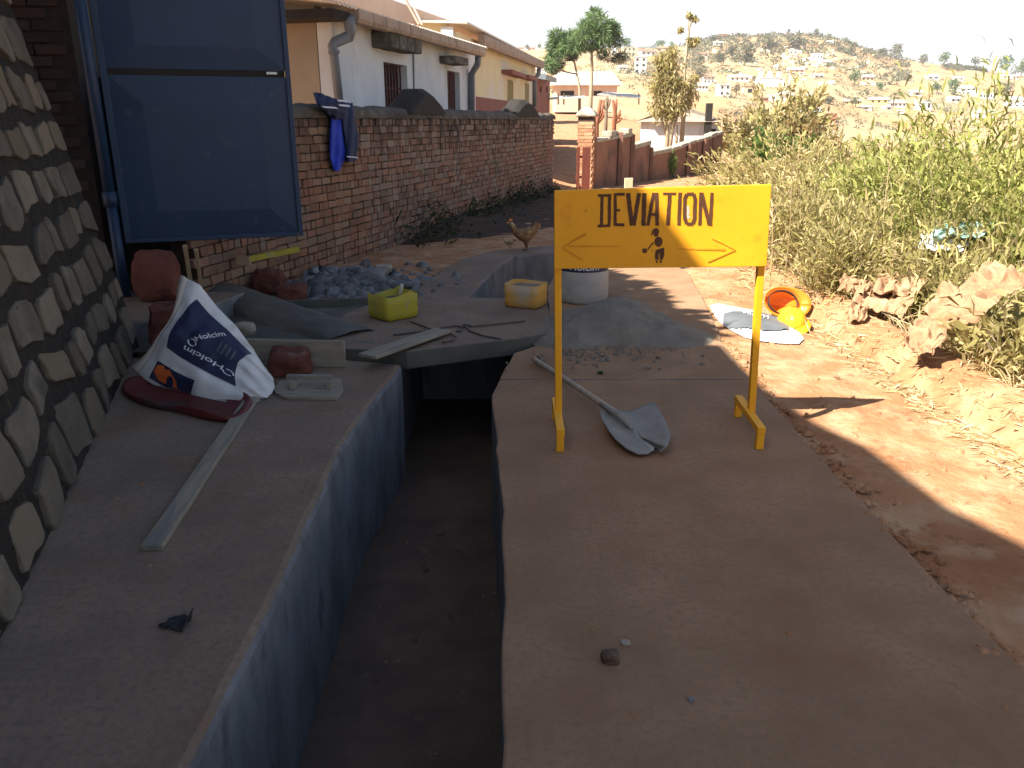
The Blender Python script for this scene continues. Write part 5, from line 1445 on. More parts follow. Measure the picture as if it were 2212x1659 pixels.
MB().add([sackflat(455 - x * 62 , 700 - x * 11 - y * -34 - 34, .020) for x, y, z in V_], F_).build('lettering', M['bag_letter'], fs_)
# hard hats
def hard_hat(label, p, rx, m, tilt, rz, seed):
    t = thing('hard_hat', label, 'hard hat', p, rot=(tilt[0], tilt[1], rz), group='hard hats on the verge')
    def dome(s, tt):
        a = s * 2 * math.pi; e = tt * math.pi / 2
        k = 1 + (.05 * math.exp(-(math.sin(a) / .16) ** 2) * math.cos(e) ** .4 if True else 0)
        return (rx * 1.18 * math.cos(a) * math.cos(e) * k, rx * .95 * math.sin(a) * math.cos(e), rx * 1.02 * math.sin(e) + .03 + .010 * math.exp(-(math.sin(a) * math.cos(e) / .14) ** 2))
    o = MB().grid(dome, 48, 16).build('shell', m, t, smooth=True); md = o.modifiers.new('t', 'SOLIDIFY'); md.thickness = .004
    def brim(s, tt):
        a = s * 2 * math.pi; w = .018 + .055 * max(0, math.cos(a)) ** 1.6
        k = 1 + tt * w / rx
        return (rx * 1.18 * math.cos(a) * k, rx * .95 * math.sin(a) * k, .03 - tt * .016 * (1 + max(0, math.cos(a))))
    o = MB().grid(brim, 48, 3).build('brim', m, t, smooth=True); md = o.modifiers.new('t', 'SOLIDIFY'); md.thickness = .005
    o = MB().grid(lambda s, tt: (rx * 1.02 * math.cos(s * 6.2832), rx * .84 * math.sin(s * 6.2832), .02 + tt * .035), 32, 1).build('headband', M['black_scrap'], t); md = o.modifiers.new('t', 'SOLIDIFY'); md.thickness = .004
    return t
hp_ = gz(1720, 716)
hard_hat('yellow hard hat resting upright in front of the orange hat', (hp_.x, hp_.y + .10, hp_.z + .012), .125, M['hat_yellow'], (rad(14), rad(6)), rad(-100), 1)
hq = gz(1698, 690)
hard_hat('orange hard hat tipped on its side showing its headband', (hq.x, hq.y + .10, hq.z + .135), .125, M['hat_orange'], (rad(-118), rad(8)), rad(-8), 2)
# crumpled brown paper sacks on the verge bushes
def pp(u, v, Y): return AT(u, v, Y)
ps = thing('paper_sack', 'torn brown paper sack folded open on the dry grass behind the hard hats', 'paper sack', pp(1920, 660, 6.2))
def paper(name, corners, seed, amp=.05, nu=30, nv=22, fr=3.2, m='brown_paper'):
    o0 = Vector(ps_cur.location)
    a, b_, c, d = [Vector(p) - o0 for p in corners]
    nn = (b_ - a).cross(d - a).normalized()
    def fn(s, t):
        p = a.lerp(b_, s).lerp(d.lerp(c, s), t)
        e = amp * (1.5 * abs(nz(s * fr, t * fr, seed)) + .45 * nz(s * fr * 2.2, t * fr * 2.2, seed + 3) - .2 + .10 * nz(s * fr * 6, t * fr * 6, seed + 21))
        return p + nn * e + Vector((amp * .5 * nz(s * fr, t * fr, seed + 5), amp * .5 * nz(s * fr, t * fr, seed + 9), amp * .4 * nz(s * 7, t * 7, seed + 12)))
    o = MB().grid(fn, nu, nv).build(name, M[m], ps_cur); md = o.modifiers.new('t', 'SOLIDIFY'); md.thickness = .003
ps_cur = ps
paper('sheet', [pp(1840, 648, 6.30), pp(1948, 690, 5.95), pp(2004, 604, 6.35), pp(1896, 600, 6.75)], 2, .07)
paper('flap', [pp(1880, 634, 6.25), pp(1960, 640, 6.2), pp(1994, 598, 6.55), pp(1900, 590, 6.7)], 4, .06)
paper('torn_corner', [pp(1812, 620, 6.45), pp(1868, 644, 6.3), pp(1878, 612, 6.5), pp(1822, 590, 6.6)], 6, .06)
paper('lower_scrap', [pp(1830, 690, 6.1), pp(1868, 692, 6.05), pp(1880, 655, 6.25), pp(1836, 650, 6.3)], 8, .05)
ps2 = thing('paper_sack', 'long crumpled brown paper sack draped over the leafy verge nearer the camera', 'paper sack', pp(2110, 660, 5.3))
ps_cur = ps2
paper('sheet', [pp(1985, 680, 5.4), pp(2080, 710, 5.0), pp(2225, 600, 4.9), pp(2150, 560, 5.5)], 12, .08, 36, 26, 4)
paper('flap', [pp(1990, 668, 5.5), pp(2060, 690, 5.2), pp(2120, 640, 5.3), pp(2040, 612, 5.7)], 14, .07)
paper('frayed_end', [pp(1950, 752, 4.95), pp(2020, 762, 4.8), pp(2060, 700, 5.0), pp(1985, 678, 5.2)], 16, .06)
lt = thing('plastic_litter', 'pale crumpled plastic sheeting caught in the bushes above the paper sacks', 'litter', pp(2070, 520, 6.6))
ps_cur = lt
paper('white_sheet', [pp(1985, 535, 7.1), pp(2080, 545, 7.0), pp(2120, 505, 7.3), pp(1990, 505, 7.4)], 22, .05, m='bag_white')
paper('teal_sheet', [pp(2010, 512, 7.1), pp(2120, 512, 7.05), pp(2170, 480, 7.4), pp(2020, 488, 7.4)], 24, .06, m='teal_plastic')

# ================================================================== HEN AND CHICK
def animal(name, label, cat, p, rz, verts, edges, rads, m, k=1.0):
    t = thing(name, label, cat, p, rz)
    me = bpy.data.meshes.new('body'); me.from_pydata([tuple(c * k for c in v) for v in verts], edges, [])
    o = obj('body', me, m, t)
    md = o.modifiers.new('skin', 'SKIN'); md.use_smooth_shade = True
    for i, r_ in enumerate(rads):
        rr = r_ if isinstance(r_, tuple) else (r_, r_)
        me.skin_vertices[0].data[i].radius = (rr[0] * k, rr[1] * k)
    me.skin_vertices[0].data[0].use_root = True
    o.modifiers.new('sub', 'SUBSURF').levels = 2; o.modifiers['sub'].render_levels = 2
    return t, k
hv = [(0, 0, .20), (-.08, 0, .21), (-.145, 0, .26), (-.165, 0, .33), (-.195, 0, .365), (.08, 0, .225), (.135, 0, .27), (.185, 0, .345), (.01, .035, .12), (.02, .037, .06), (.02, .037, .006), (-.035, .037, .004), (.01, -.035, .12), (.02, -.037, .06), (.02, -.037, .006), (-.035, -.037, .004)]
he_ = [(0, 1), (1, 2), (2, 3), (3, 4), (0, 5), (5, 6), (6, 7), (0, 8), (8, 9), (9, 10), (10, 11), (0, 12), (12, 13), (13, 14), (14, 15)]
hr = [.085, .078, .046, .028, .027, .072, (.03, .055), (.008, .055), .034, .010, .009, .007, .034, .010, .009, .007]
hg = G(1134, 541, .012)
hn, k = animal('hen', 'brown speckled hen with pale raised tail walking on the concrete strip by the wall', 'hen', (hg.x, hg.y, .012), rad(15), hv, he_, hr, M['hen'])
MB().tube([(-.215, 0, .365), (-.245, 0, .355)], [.012, .002], 6).build('beak', M['hat_yellow'], hn)
q = MB().add([(-.215, 0, .385), (-.20, 0, .42), (-.19, 0, .395), (-.175, 0, .415), (-.165, 0, .385)], [(0, 1, 2), (0, 2, 4), (2, 3, 4)]).build('comb', M['hat_orange'], hn); md = q.modifiers.new('t', 'SOLIDIFY'); md.thickness = .008
q = MB()
for s_ in (-1, 1):
    MB().grid(lambda s, t: (-.06 + s * .17, s_ * (.083 + .012 * math.sin(s * 3.1) * math.sin(t * 3.1)), .175 + t * .085 * (1 - .5 * s) + s * .05), 8, 5).build('wing', M['hen'], hn, smooth=True)
cg = G(1100, 539, .012)
ck, k = animal('chick', 'small pale chick beside the hen at the trench edge', 'chick', (cg.x, cg.y, .012), rad(-20), hv, he_, hr, M['chick'], .42)
# ================================================================== NEAR VEGETATION
def leaf_cloud(n, fn, lmin, lmax, wid, bend, seed, up=.3):
    """n leaves; fn(rs) gives (centre, outward direction) arrays"""
    rs = np.random.RandomState(seed)
    P, D = fn(rs, n)
    D = D + rs.normal(size=D.shape) * .55; D[:, 2] += up
    Ls = rs.uniform(lmin, lmax, len(P))
    return blades(P, D, Ls, wid * (.7 + .6 * rs.rand(len(P))), bend, seed + 1)
def tips_of(rs, stems, n, spread):
    """leaves sit along the outer part of random stems"""
    k = rs.randint(0, len(stems), n); t = rs.rand(n) ** .7
    A = np.array([s[0] for s in stems])[k]; B = np.array([s[1] for s in stems])[k]; Cc = np.array([s[2] for s in stems])[k]
    t = t[:, None]
    P = A * (1 - t) ** 2 + B * 2 * t * (1 - t) + Cc * t * t
    D = (B - A) * (1 - t) + (Cc - B) * t; D /= np.linalg.norm(D, axis=1, keepdims=True) + 1e-9
    return P + rs.normal(size=P.shape) * spread, D
def bush(name, label, x, y, r, top, n, leaf, lm=(.07, .15), wid=.018, bend=.5, seed=1, nst=40, cat='bush', group=None, stems=True, spread=.10, flat=1.0):
    z0 = zf(x, y); h = top - z0
    t = thing(name, label, cat, (x, y, z0), group=group)
    rs = np.random.RandomState(seed); st = []
    for i in range(nst):
        a = rs.rand() * 6.283; rr = math.sqrt(rs.rand()) * r
        base = np.array([math.cos(a) * rr * .35, math.sin(a) * rr * .35 * flat, -.05])
        tip = np.array([math.cos(a) * rr, math.sin(a) * rr * flat, h * (.45 + .55 * rs.rand()) * (1 - .35 * (rr / r) ** 2)])
        tip += rs.normal(size=3) * .08 * r
        mid = base * .5 + tip * .5 + np.array([0, 0, h * .18]) + rs.normal(size=3) * .06 * r
        st.append((base, mid, tip))
    V, Q = leaf_cloud(n, lambda rs_, n_: tips_of(rs_, st, n_, spread), *lm, wid * 1.2, bend, seed + 5)
    leaf_obj('foliage', V, Q, M[leaf], t, seed=seed)
    if stems:
        q = MB()
        for (a, b_, c) in st[:min(nst, 26)]:
            q.tube([a, a * .25 + b_ * .5 + c * .25, c], [.010, .007, .003], 4, cap=False)
        q.build('stems', M['bark_pale'], t, kind='stuff')
    return t
BG = 'bushes along the right verge'
bush('bush', 'tall bright green leafy shrub rising highest at the right edge of the verge', 4.75, 7.7, 1.30, 2.45, 11000, 'leaf_green', (.08, .16), .017, .6, 1, 80, group=BG)
bush('bush', 'yellow green shrub behind the pale plastic litter', 4.15, 8.6, .95, 1.62, 5600, 'leaf_green', (.07, .15), .018, .6, 2, 50, group=BG)
bush('bush', 'dry olive shrub directly right of the top of the yellow sign', 3.15, 8.6, .80, 1.12, 5600, 'leaf_dry', (.06, .13), .015, .5, 3, 60, group=BG)
bush('bush', 'dry bush with tall grass stems in the middle of the verge', 3.65, 7.6, .85, 1.05, 5600, 'leaf_dry', (.06, .14), .015, .5, 4, 60, group=BG)
bush('bush', 'greenish bush left of the white plastic litter', 4.0, 9.8, 1.1, 1.30, 5200, 'leaf_green', (.07, .14), .017, .5, 5, 50, group=BG)
bush('bush', 'olive scrub bush just behind the hard hats', 3.0, 7.2, .55, .72, 4200, 'leaf_dry', (.06, .13), .013, .4, 6, 50, group=BG)
bush('bush', 'dry scrub behind the folded paper sack', 3.75, 6.6, .75, .72, 5000, 'leaf_dry', (.06, .14), .015, .4, 7, 55, group=BG)
bush('bush', 'dark green leafy clump beside the plastic litter at the right edge', 5.0, 6.4, .85, 1.05, 4600, 'leaf_green', (.10, .20), .024, .6, 8, 40, group=BG)
bush('bush', 'leafy fallen bamboo clump nearest the camera on the right verge', 3.45, 4.75, .62, .55, 2600, 'leaf_dry', (.10, .20), .024, .8, 9, 36, group=BG)
bush('bush', 'green leaves under the long brown paper sack', 3.9, 4.9, .60, .62, 2200, 'leaf_green', (.10, .19), .023, .8, 10, 30, group=BG)
bush('bush', 'rough dry bush below the tall bright green shrub', 4.3, 7.1, .8, .95, 4600, 'leaf_dry', (.07, .15), .017, .5, 11, 45, group=BG)
bush('bush', 'hazy olive bush at the bend where the path meets the garden wall', 4.7, 12.0, 1.3, 1.25, 5600, 'leaf_dry', (.07, .15), .020, .4, 12, 60, group=BG)
bush('bush', 'broad yellow green bush far back along the verge', 5.6, 11.0, 1.6, 1.45, 6000, 'leaf_green', (.08, .17), .022, .5, 13, 60, group=BG)
bush('bush', 'long dry thicket further down the slope behind the green shrub', 7.6, 11.0, 1.8, 1.35, 5600, 'leaf_green', (.08, .18), .024, .5, 14, 60, group=BG)
bush('bush', 'pale scrub bush at the right end of the slope', 6.6, 8.6, 1.1, 1.45, 5200, 'leaf_dry', (.08, .17), .022, .5, 15, 50, group=BG)
bush('bush', 'olive thicket behind the dry bushes at the bend', 5.2, 15.5, 2.0, 1.40, 5600, 'leaf_dry', (.09, .19), .026, .4, 16, 60, group=BG)
bush('bush', 'fresh bright green bush beside the end of the garden wall', 9.7, 30.0, 1.5, 1.45, 3600, 'leaf_bright', (.15, .30), .07, .4, 17, 50, group=BG)
bush('bush', 'rusty orange bush behind the fresh green one', 11.4, 33.0, 2.0, 1.9, 3800, 'leaf_orange', (.15, .32), .07, .4, 18, 60, group=BG)
bush('bush', 'tall grey green bush above the garden wall end', 13.0, 40.0, 2.2, 4.0, 4200, 'leaf_dry', (.2, .4), .09, .4, 19, 70, group=BG)
bush('bush', 'round olive bush left of the rusty bush', 11.2, 38.0, 2.0, 2.2, 3800, 'leaf_dry', (.18, .36), .08, .4, 20, 60, group=BG)
bush('bush', 'dark green bush in shade at the foot of the garden wall end', 7.6, 26.0, .9, .35, 3000, 'leaf_dry', (.12, .24), .05, .4, 21, 40, group=BG)
bush('bush', 'dry yellow bush between the path bend and the far green bush', 8.3, 22.0, 1.7, .95, 4600, 'leaf_dry', (.12, .24), .045, .4, 22, 60, group=BG)
bush('bush', 'low grey scrub on the slope beyond the bend', 9.6, 18.5, 2.2, 1.15, 4600, 'leaf_dry', (.12, .24), .04, .4, 23, 60, group=BG)
bush('bush', 'wide yellow green scrub at the far right of the slope', 11.5, 15.0, 2.4, 1.25, 5000, 'leaf_green', (.12, .24), .035, .4, 24, 60, group=BG)
bush('bush', 'far green thicket filling the slope foot', 14.0, 24.0, 3.4, .95, 5000, 'leaf_green', (.18, .34), .06, .4, 25, 70, group=BG)
bush('bush', 'far straw coloured thicket on the slope foot', 16.5, 33.0, 4.2, 1.2, 5000, 'leaf_dry', (.2, .42), .08, .4, 26, 70, group=BG)
bush('bush', 'small green plant growing on the garden wall face', 5.62, 29.9, .30, .45, 500, 'leaf_bright', (.08, .16), .05, .4, 27, 14, cat='plant', stems=False, spread=.12)
# ground cover of the slope: dry grass and fallen leaves
rs = np.random.RandomState(77)
def verge_pts(n, x0=.22, spread=3.2, y0=2.6, y1=15):
    y = y0 + (y1 - y0) * rs.rand(n) ** 1.25; x = path_r(y) + x0 + np.abs(rs.normal(size=n)) * spread * (.35 + .05 * y)
    return np.stack([x, y, Z(x, y)], 1)
P = verge_pts(24000, .30); D = rs.normal(size=P.shape) * .5; D[:, 2] = .4 + rs.rand(len(P)) * .9
V, Q = blades(P, D, rs.uniform(.06, .30, len(P)) * (.6 + .5 * rs.rand(len(P))), .009, .5, 31)
o = leaf_obj('dry_grass', V, Q, M['straw'], kind='stuff', seed=3); o['label'] = 'dry straw coloured grass covering the right verge'
P = verge_pts(16000, .45, 4.0, 3.6, 22); D = rs.normal(size=P.shape) * .6; D[:, 2] = .35 + rs.rand(len(P)) * .6; P[:, 2] += rs.rand(len(P)) * .35
V, Q = blades(P, D, rs.uniform(.07, .17, len(P)), .017, .6, 33)
o = leaf_obj('undergrowth', V, Q, M['leaf_dry'], kind='stuff', seed=5); o['label'] = 'olive undergrowth between the verge bushes'
P = verge_pts(2600, -.22, .45, 2.4, 9.5); P[:, 2] = Z(P[:, 0], P[:, 1]) + .004; D = rs.normal(size=P.shape); D[:, 2] = np.abs(D[:, 2]) * .10
V, Q = blades(P, D, rs.uniform(.03, .13, len(P)), .010, .1, 35)
o = leaf_obj('leaf_litter', V, Q, M['straw'], kind='stuff', seed=6); o['label'] = 'fallen dry leaves and stalks along the edge of the dirt path'
# single tall dry stalks standing out of the scrub
for i, (u, v0, v1, Y) in enumerate(((1660, 640, 440, 7.4), (1700, 560, 350, 7.9), (1690, 420, 300, 9.0), (1712, 400, 290, 9.2), (1905, 470, 350, 7.6), (1925, 600, 520, 6.6))):
    a, b_ = AT(u, v0, Y), AT(u + R.uniform(6, 22), v1, Y); a.z = min(a.z, zf(a.x, a.y))
    t = thing('dry_stalk', ['tall dry stalk just right of the sign post', 'leaning dry stalk in the middle of the scrub', 'thin dry stalk by the sign top right corner', 'dry stalk paired with the thin one above the sign', 'pale stalk below the bright green shrub', 'broken white stalk near the folded paper sack'][i], 'stalk', a, group='dry stalks in the verge scrub')
    MB().tube([(0, 0, 0), (b_ - a) * .5 + Vector((.02, 0, 0)), b_ - a], [.008, .006, .003], 5).build('stem', M['straw'], t)
    pts = [(b_ - a) * (.55 + .45 * k / 14) for k in range(14)]
    V, Q = blades(pts, NR.normal(size=(14, 3)) + np.array([0, 0, 1.0]), NR.uniform(.06, .14, 14), .012, .3, i)
    leaf_obj('leaves', V, Q, M['straw'], t, seed=i)

# ================================================================== TREES
def limb(q, a, b_, r0, r1, seed, n=6, wig=.06):
    a, b_ = Vector(a), Vector(b_); l = (b_ - a).length
    pts = [a.lerp(b_, k / n) + Vector((nz(k * .7, seed), nz(k * .7, seed + 5), 0)) * wig * l * (1 if 0 < k < n else 0) for k in range(n + 1)]
    q.tube(pts, [r0 + (r1 - r0) * k / n for k in range(n + 1)], 7)
    return pts
def clumps(cs, nper, size, lm, wid, m, parent, seed, name='crown', flat=.6):
    rs = np.random.RandomState(seed); P, D = [], []
    for (c, r) in cs:
        d = rs.normal(size=(nper, 3)); d /= np.linalg.norm(d, axis=1, keepdims=True)
        rr = r * (.35 + .65 * rs.rand(nper, 1) ** .5)
        P.append(np.array(c) + d * rr * np.array([1, 1, flat])); D.append(d)
    P, D = np.concatenate(P), np.concatenate(D); D = D + rs.normal(size=D.shape) * .6
    V, Q = blades(P, D, rs.uniform(*lm, len(P)), wid, .2, seed + 2)
    return leaf_obj(name, V, Q, M[m], parent, seed=seed)
# two pines behind the gate pillar
def pine(label, u_base, v_base, Y, trunk_pts, crown_pts, r0, seed, dead=()):
    b_ = AT(u_base, v_base, Y); b_.z = min(b_.z, zf(b_.x, b_.y) + .3)
    t = thing('pine_tree', label, 'tree', b_, group='pines behind the gate pillar')
    q = MB(); P_ = [AT(u, v, Y) - b_ for u, v in trunk_pts]; P_[0] = Vector((0, 0, -.3))
    q.tube(P_, [r0 * (1 - .75 * i / (len(P_) - 1)) for i in range(len(P_))], 8); q.build('trunk', M['bark_pale'], t, smooth=True)
    cs = []; rs = random.Random(seed)
    bq = MB()
    for (u, v, r) in crown_pts:
        c = AT(u, v, Y + rs.uniform(-1.0, 1.0)) - b_; rr = r * Y * .95 / F
        cs.append((tuple(c), rr))
        k = min(range(len(P_)), key=lambda i: abs(P_[i].z - (c.z - rr)))
        bq.tube([P_[max(k, 1)], P_[max(k, 1)].lerp(c, .5) + Vector((0, 0, -.1)), c], [.05, .035, .015], 5)
    bq.build('limbs', M['bark'], t, kind='stuff')
    clumps([(c_, r_ * 1.2) for c_, r_ in cs], 260, 1, (.20, .46), .04, 'leaf_dark', t, seed, flat=.75)
    if dead: clumps([(tuple(AT(u, v, Y) - b_), r * Y * .95 / F) for u, v, r in dead], 220, 1, (.14, .30), .03, 'leaf_grey', t, seed + 9, name='dead_foliage')
    return t
pine('tall pine with bushy dark green crown, the right one of two behind the pillar', 1276, 222, 45, [(1276, 222), (1277, 190), (1279, 150), (1278, 110), (1284, 70), (1286, 40)],
     [(1288, 42, 16), (1302, 52, 15), (1272, 62, 15), (1318, 58, 11), (1326, 66, 10), (1296, 72, 20), (1258, 72, 14), (1312, 84, 16), (1280, 88, 18), (1300, 96, 14), (1330, 88, 12), (1264, 96, 12), (1284, 30, 9), (1268, 56, 9)], .12, 3,
     ((1318, 122, 14), (1336, 128, 12), (1300, 118, 10), (1345, 120, 9)))
pine('slimmer pine with curved trunk, the left one of two behind the pillar', 1254, 222, 46, [(1254, 222), (1252, 190), (1246, 160), (1240, 130), (1238, 105), (1236, 80)],
     [(1201, 76, 10), (1203, 88, 10), (1228, 78, 10), (1232, 90, 13), (1212, 98, 12), (1196, 104, 11), (1244, 98, 13), (1220, 108, 12), (1204, 116, 11), (1238, 110, 11), (1194, 124, 9), (1186, 140, 9), (1250, 84, 10), (1226, 96, 10), (1200, 142, 9)], .09, 5,
     ((1208, 136, 10), (1236, 122, 9), (1195, 152, 8)))
# pollarded red trunks and the thin tall tree
def stump(label, segs, Y, m, r0, twigs=0, name='pollarded_tree'):
    b_ = AT(segs[0][0][0], segs[0][0][1], Y); z0 = zf(b_.x, b_.y)
    b_.z = min(b_.z, z0)
    t = thing(name, label, 'tree', b_, group='pollarded trees by the garden wall')
    q = MB()
    for k, sg_ in enumerate(segs):
        P_ = [AT(u, v, Y) - b_ for u, v in sg_]
        if k == 0: P_[0].z = -.2
        q.tube(P_, [max(.03, r0 * (1 if k == 0 else .62) * (1 - .45 * i / max(1, len(P_) - 1))) for i in range(len(P_))], 8)
    q.build('trunk', m, t, smooth=True)
    return t, b_
stump('forked red pollarded tree leaning out from the gate pillar', [[(1290, 300), (1289, 268), (1293, 244), (1298, 215)], [(1290, 262), (1297, 250), (1301, 238), (1305, 216)], [(1291, 266), (1302, 254), (1304, 240)]], 27.0, M['bark_red'], .085)
stump('slim dead pollarded tree with a tuft of twigs, between the two red ones', [[(1309, 296), (1309, 260), (1310, 235), (1308, 212)], [(1310, 240), (1304, 228), (1302, 216)], [(1310, 236), (1316, 226), (1318, 214)], [(1310, 230), (1313, 216), (1312, 208)]], 29.0, M['bark'], .07)
stump('red pollarded tree with three stubby branches in front of the orange bank', [[(1325, 294), (1327, 262), (1329, 245), (1324, 216)], [(1328, 250), (1331, 232), (1332, 214)], [(1328, 262), (1337, 248), (1340, 238)], [(1328, 266), (1338, 261), (1344, 254)], [(1329, 256), (1337, 254), (1341, 246)]], 28.0, M['bark_red'], .085)
def thin_tree(label, segs, Y, m, r0, leaves, seed, lm, n, u0, v0):
    b_ = AT(u0, v0, Y); b_.z = min(b_.z, zf(b_.x, b_.y))
    t = thing('slender_tree', label, 'tree', b_, group='slender trees inside the garden wall')
    q = MB()
    for sg_ in segs:
        P_ = [AT(u, v, Y) - b_ for u, v in sg_]
        if sg_[0][1] > v0 - 12: P_[0].z = -.2
        q.tube(P_, [max(.012, (r0 if sg_[0][1] > v0 - 12 else r0 * .32) * (1 - .75 * i / max(1, len(P_) - 1))) for i in range(len(P_))], 7)
    q.build('trunk', m, t, smooth=True)
    rs = np.random.RandomState(seed); P, D = [], []
    for (u, v, r) in leaves:
        c = AT(u, v, Y) - b_; k = r * Y * .95 / F
        P.append(np.array(c) + rs.normal(size=(n, 3)) * k * .55 * np.array([1, 1.3, 1])); D.append(rs.normal(size=(n, 3)) * .5 + np.array([0, 0, -.7]))
    P, D = np.concatenate(P), np.concatenate(D)
    V, Q = blades(P, D, rs.uniform(*lm, len(P)), .05, .2, seed)
    leaf_obj('crown', V, Q, M['leaf_dry'], t, seed=seed)
thin_tree('very tall thin pale tree with almost bare twin stems above the garden wall', [[(1470, 322), (1476, 260), (1477, 200), (1479, 150), (1484, 100), (1489, 62), (1492, 36)], [(1474, 300), (1484, 220), (1492, 160), (1494, 110), (1497, 88)], [(1489, 60), (1497, 44), (1502, 38)], [(1488, 70), (1486, 52), (1488, 32)], [(1497, 96), (1505, 88)], [(1497, 92), (1491, 84)]],
          36, M['bark_pale'], .11, [(1497, 92, 6), (1504, 86, 4), (1491, 84, 4), (1490, 32, 3), (1503, 38, 3), (1470, 62, 3), (1490, 190, 12), (1500, 170, 9), (1484, 220, 14), (1470, 232, 12), (1494, 206, 12)], 4, (.12, .24), 120, 1472, 322)
thin_tree('bushy multi stemmed slender tree with drooping pale leaves beside the bare tall one', [[(1440, 322), (1442, 280), (1436, 240), (1424, 200), (1416, 170)], [(1441, 300), (1446, 240), (1446, 190), (1442, 150)], [(1444, 318), (1454, 260), (1460, 200), (1456, 160)], [(1446, 320), (1450, 290), (1460, 262), (1470, 230)], [(1440, 300), (1430, 262), (1418, 240)], [(1456, 320), (1462, 296), (1463, 270)]],
          35, M['bark_pale'], .10, [(1442, 124, 16), (1450, 138, 18), (1432, 146, 16), (1424, 168, 16), (1418, 188, 14), (1440, 176, 18), (1455, 168, 16), (1462, 196, 18), (1430, 212, 18), (1448, 216, 20), (1418, 232, 16), (1440, 246, 18), (1460, 236, 16), (1470, 180, 12), (1424, 128, 8), (1452, 112, 10)], 8, (.14, .28), 210, 1446, 324)

# a leafy tree beside the tall building: its crown throws the broken shade over the gate yard
yt = thing('broad_tree', 'broad leafy tree behind the blue gate, its crown shading the yard', 'tree', (-6.2, 6.9, 0))
q = MB(); limb(q, (0, 0, -.3), (.4, -.6, 4.2), .22, .14, 2)
rs_ = random.Random(9); cs = []
def toward(gx, gy, h): p = eave_from(gx, gy, h); return p - Vector((-6.2, 6.9, 0))
for k in range(64):
    h = rs_.uniform(4.2, 6.6)
    gx = rs_.uniform(-2.4, .75); gy = rs_.uniform(6.2, 11.5)
    c = toward(gx, gy, h); cs.append((tuple(c), rs_.uniform(.38, .62)))
for k in range(60):
    cs.append((tuple(toward(rs_.uniform(-2.6, .45), rs_.uniform(6.3, 10.5), rs_.uniform(4.6, 6.8))), rs_.uniform(.40, .62)))
for k in range(16):
    cs.append((tuple(toward(rs_.uniform(-3.4, -2.2), rs_.uniform(5.8, 7.3), rs_.uniform(4.8, 6.6))), rs_.uniform(.42, .6)))
for gx, gy, h, r in ((1.15, 6.25, 5.0, .34), (1.30, 6.75, 5.2, .28), (.95, 7.15, 5.4, .38), (1.05, 7.9, 5.2, .30), (.70, 8.6, 5.5, .36), (1.35, 6.2, 5.2, .22), (.9, 6.6, 5.1, .42), (.55, 7.5, 5.3, .46), (.5, 6.6, 5.2, .45), (.3, 8.3, 5.3, .45), (1.2, 7.35, 5.0, .20), (.1, 9.3, 5.6, .45), (.8, 6.0, 5.4, .45), (.3, 6.0, 5.4, .5)):
    cs.append((tuple(toward(gx, gy, h)), r))
ca = list(cs)
for c, r in cs[::3]: limb(q, (.4, -.6, 3.6), c, .06, .015, c[0], 5)
q.build('trunk', M['bark'], yt, smooth=True)
clumps(cs, 150, 1, (.16, .30), .11, 'leaf_grey', yt, 21, flat=.8)

# a second, larger tree in the yard beyond: shades the foot of the brick wall and dapples the end wall of the white house
y2 = thing('broad_tree', 'large leafy tree in the yard behind the brick wall, shading the wall foot', 'tree', (-8.5, 10.5, 0))
q = MB(); limb(q, (0, 0, -.3), (.8, -.5, 4.6), .30, .18, 7)
rs_ = random.Random(19); cs = []
for k in range(120):
    p = eave_from(rs_.uniform(-1.9, 1.35), rs_.uniform(9.5, 18.5), rs_.uniform(5.2, 8.2)) - Vector((-8.5, 10.5, 0)); cs.append((tuple(p), rs_.uniform(.45, .75)))
for k in range(44):
    p = eave_from(rs_.uniform(-2.45, -.5) if k % 5 else rs_.uniform(-3.2, -2.4), rs_.uniform(15.6, 17.0), rs_.uniform(5.5, 7.5)) - Vector((-8.5, 10.5, 0)); cs.append((tuple(p), rs_.uniform(.35, .55)))
for c, r in cs[::4]: limb(q, (.8, -.5, 4.0), c, .09, .015, c[0], 5)
q.build('trunk', M['bark'], y2, smooth=True)
clumps(cs, 170, 1, (.18, .34), .13, 'leaf_grey', y2, 27, flat=.8)
# ================================================================== THE FAR HILLSIDE: HOUSES, TREES, SCRUB
FW = {}
def flat(name, c): 
    if name not in FW: FW[name] = mat('far_' + name, c, tuple(x * .9 for x in c), scale=.6, rough=.9, bump=0)
    return FW[name]
white = flat('white_wall', (.78, .77, .74)); cream = flat('cream_wall', (.70, .60, .42)); grey = flat('grey_wall', (.44, .43, .40)); brickr = flat('brick_wall', (.46, .21, .13))
pinkw = flat('pink_wall', (.66, .46, .40)); tanw = flat('tan_wall', (.60, .48, .33)); yellw = flat('yellow_wall', (.72, .56, .22))
rw = flat('pale_roof', (.72, .70, .66)); rb_ = flat('blue_grey_roof', (.34, .40, .46)); rr_ = flat('red_roof', (.46, .17, .12)); rbn = flat('brown_roof', (.30, .20, .14)); rg = flat('grey_roof', (.45, .44, .42))
HG = 'houses on the far hillside'
win_me = {}
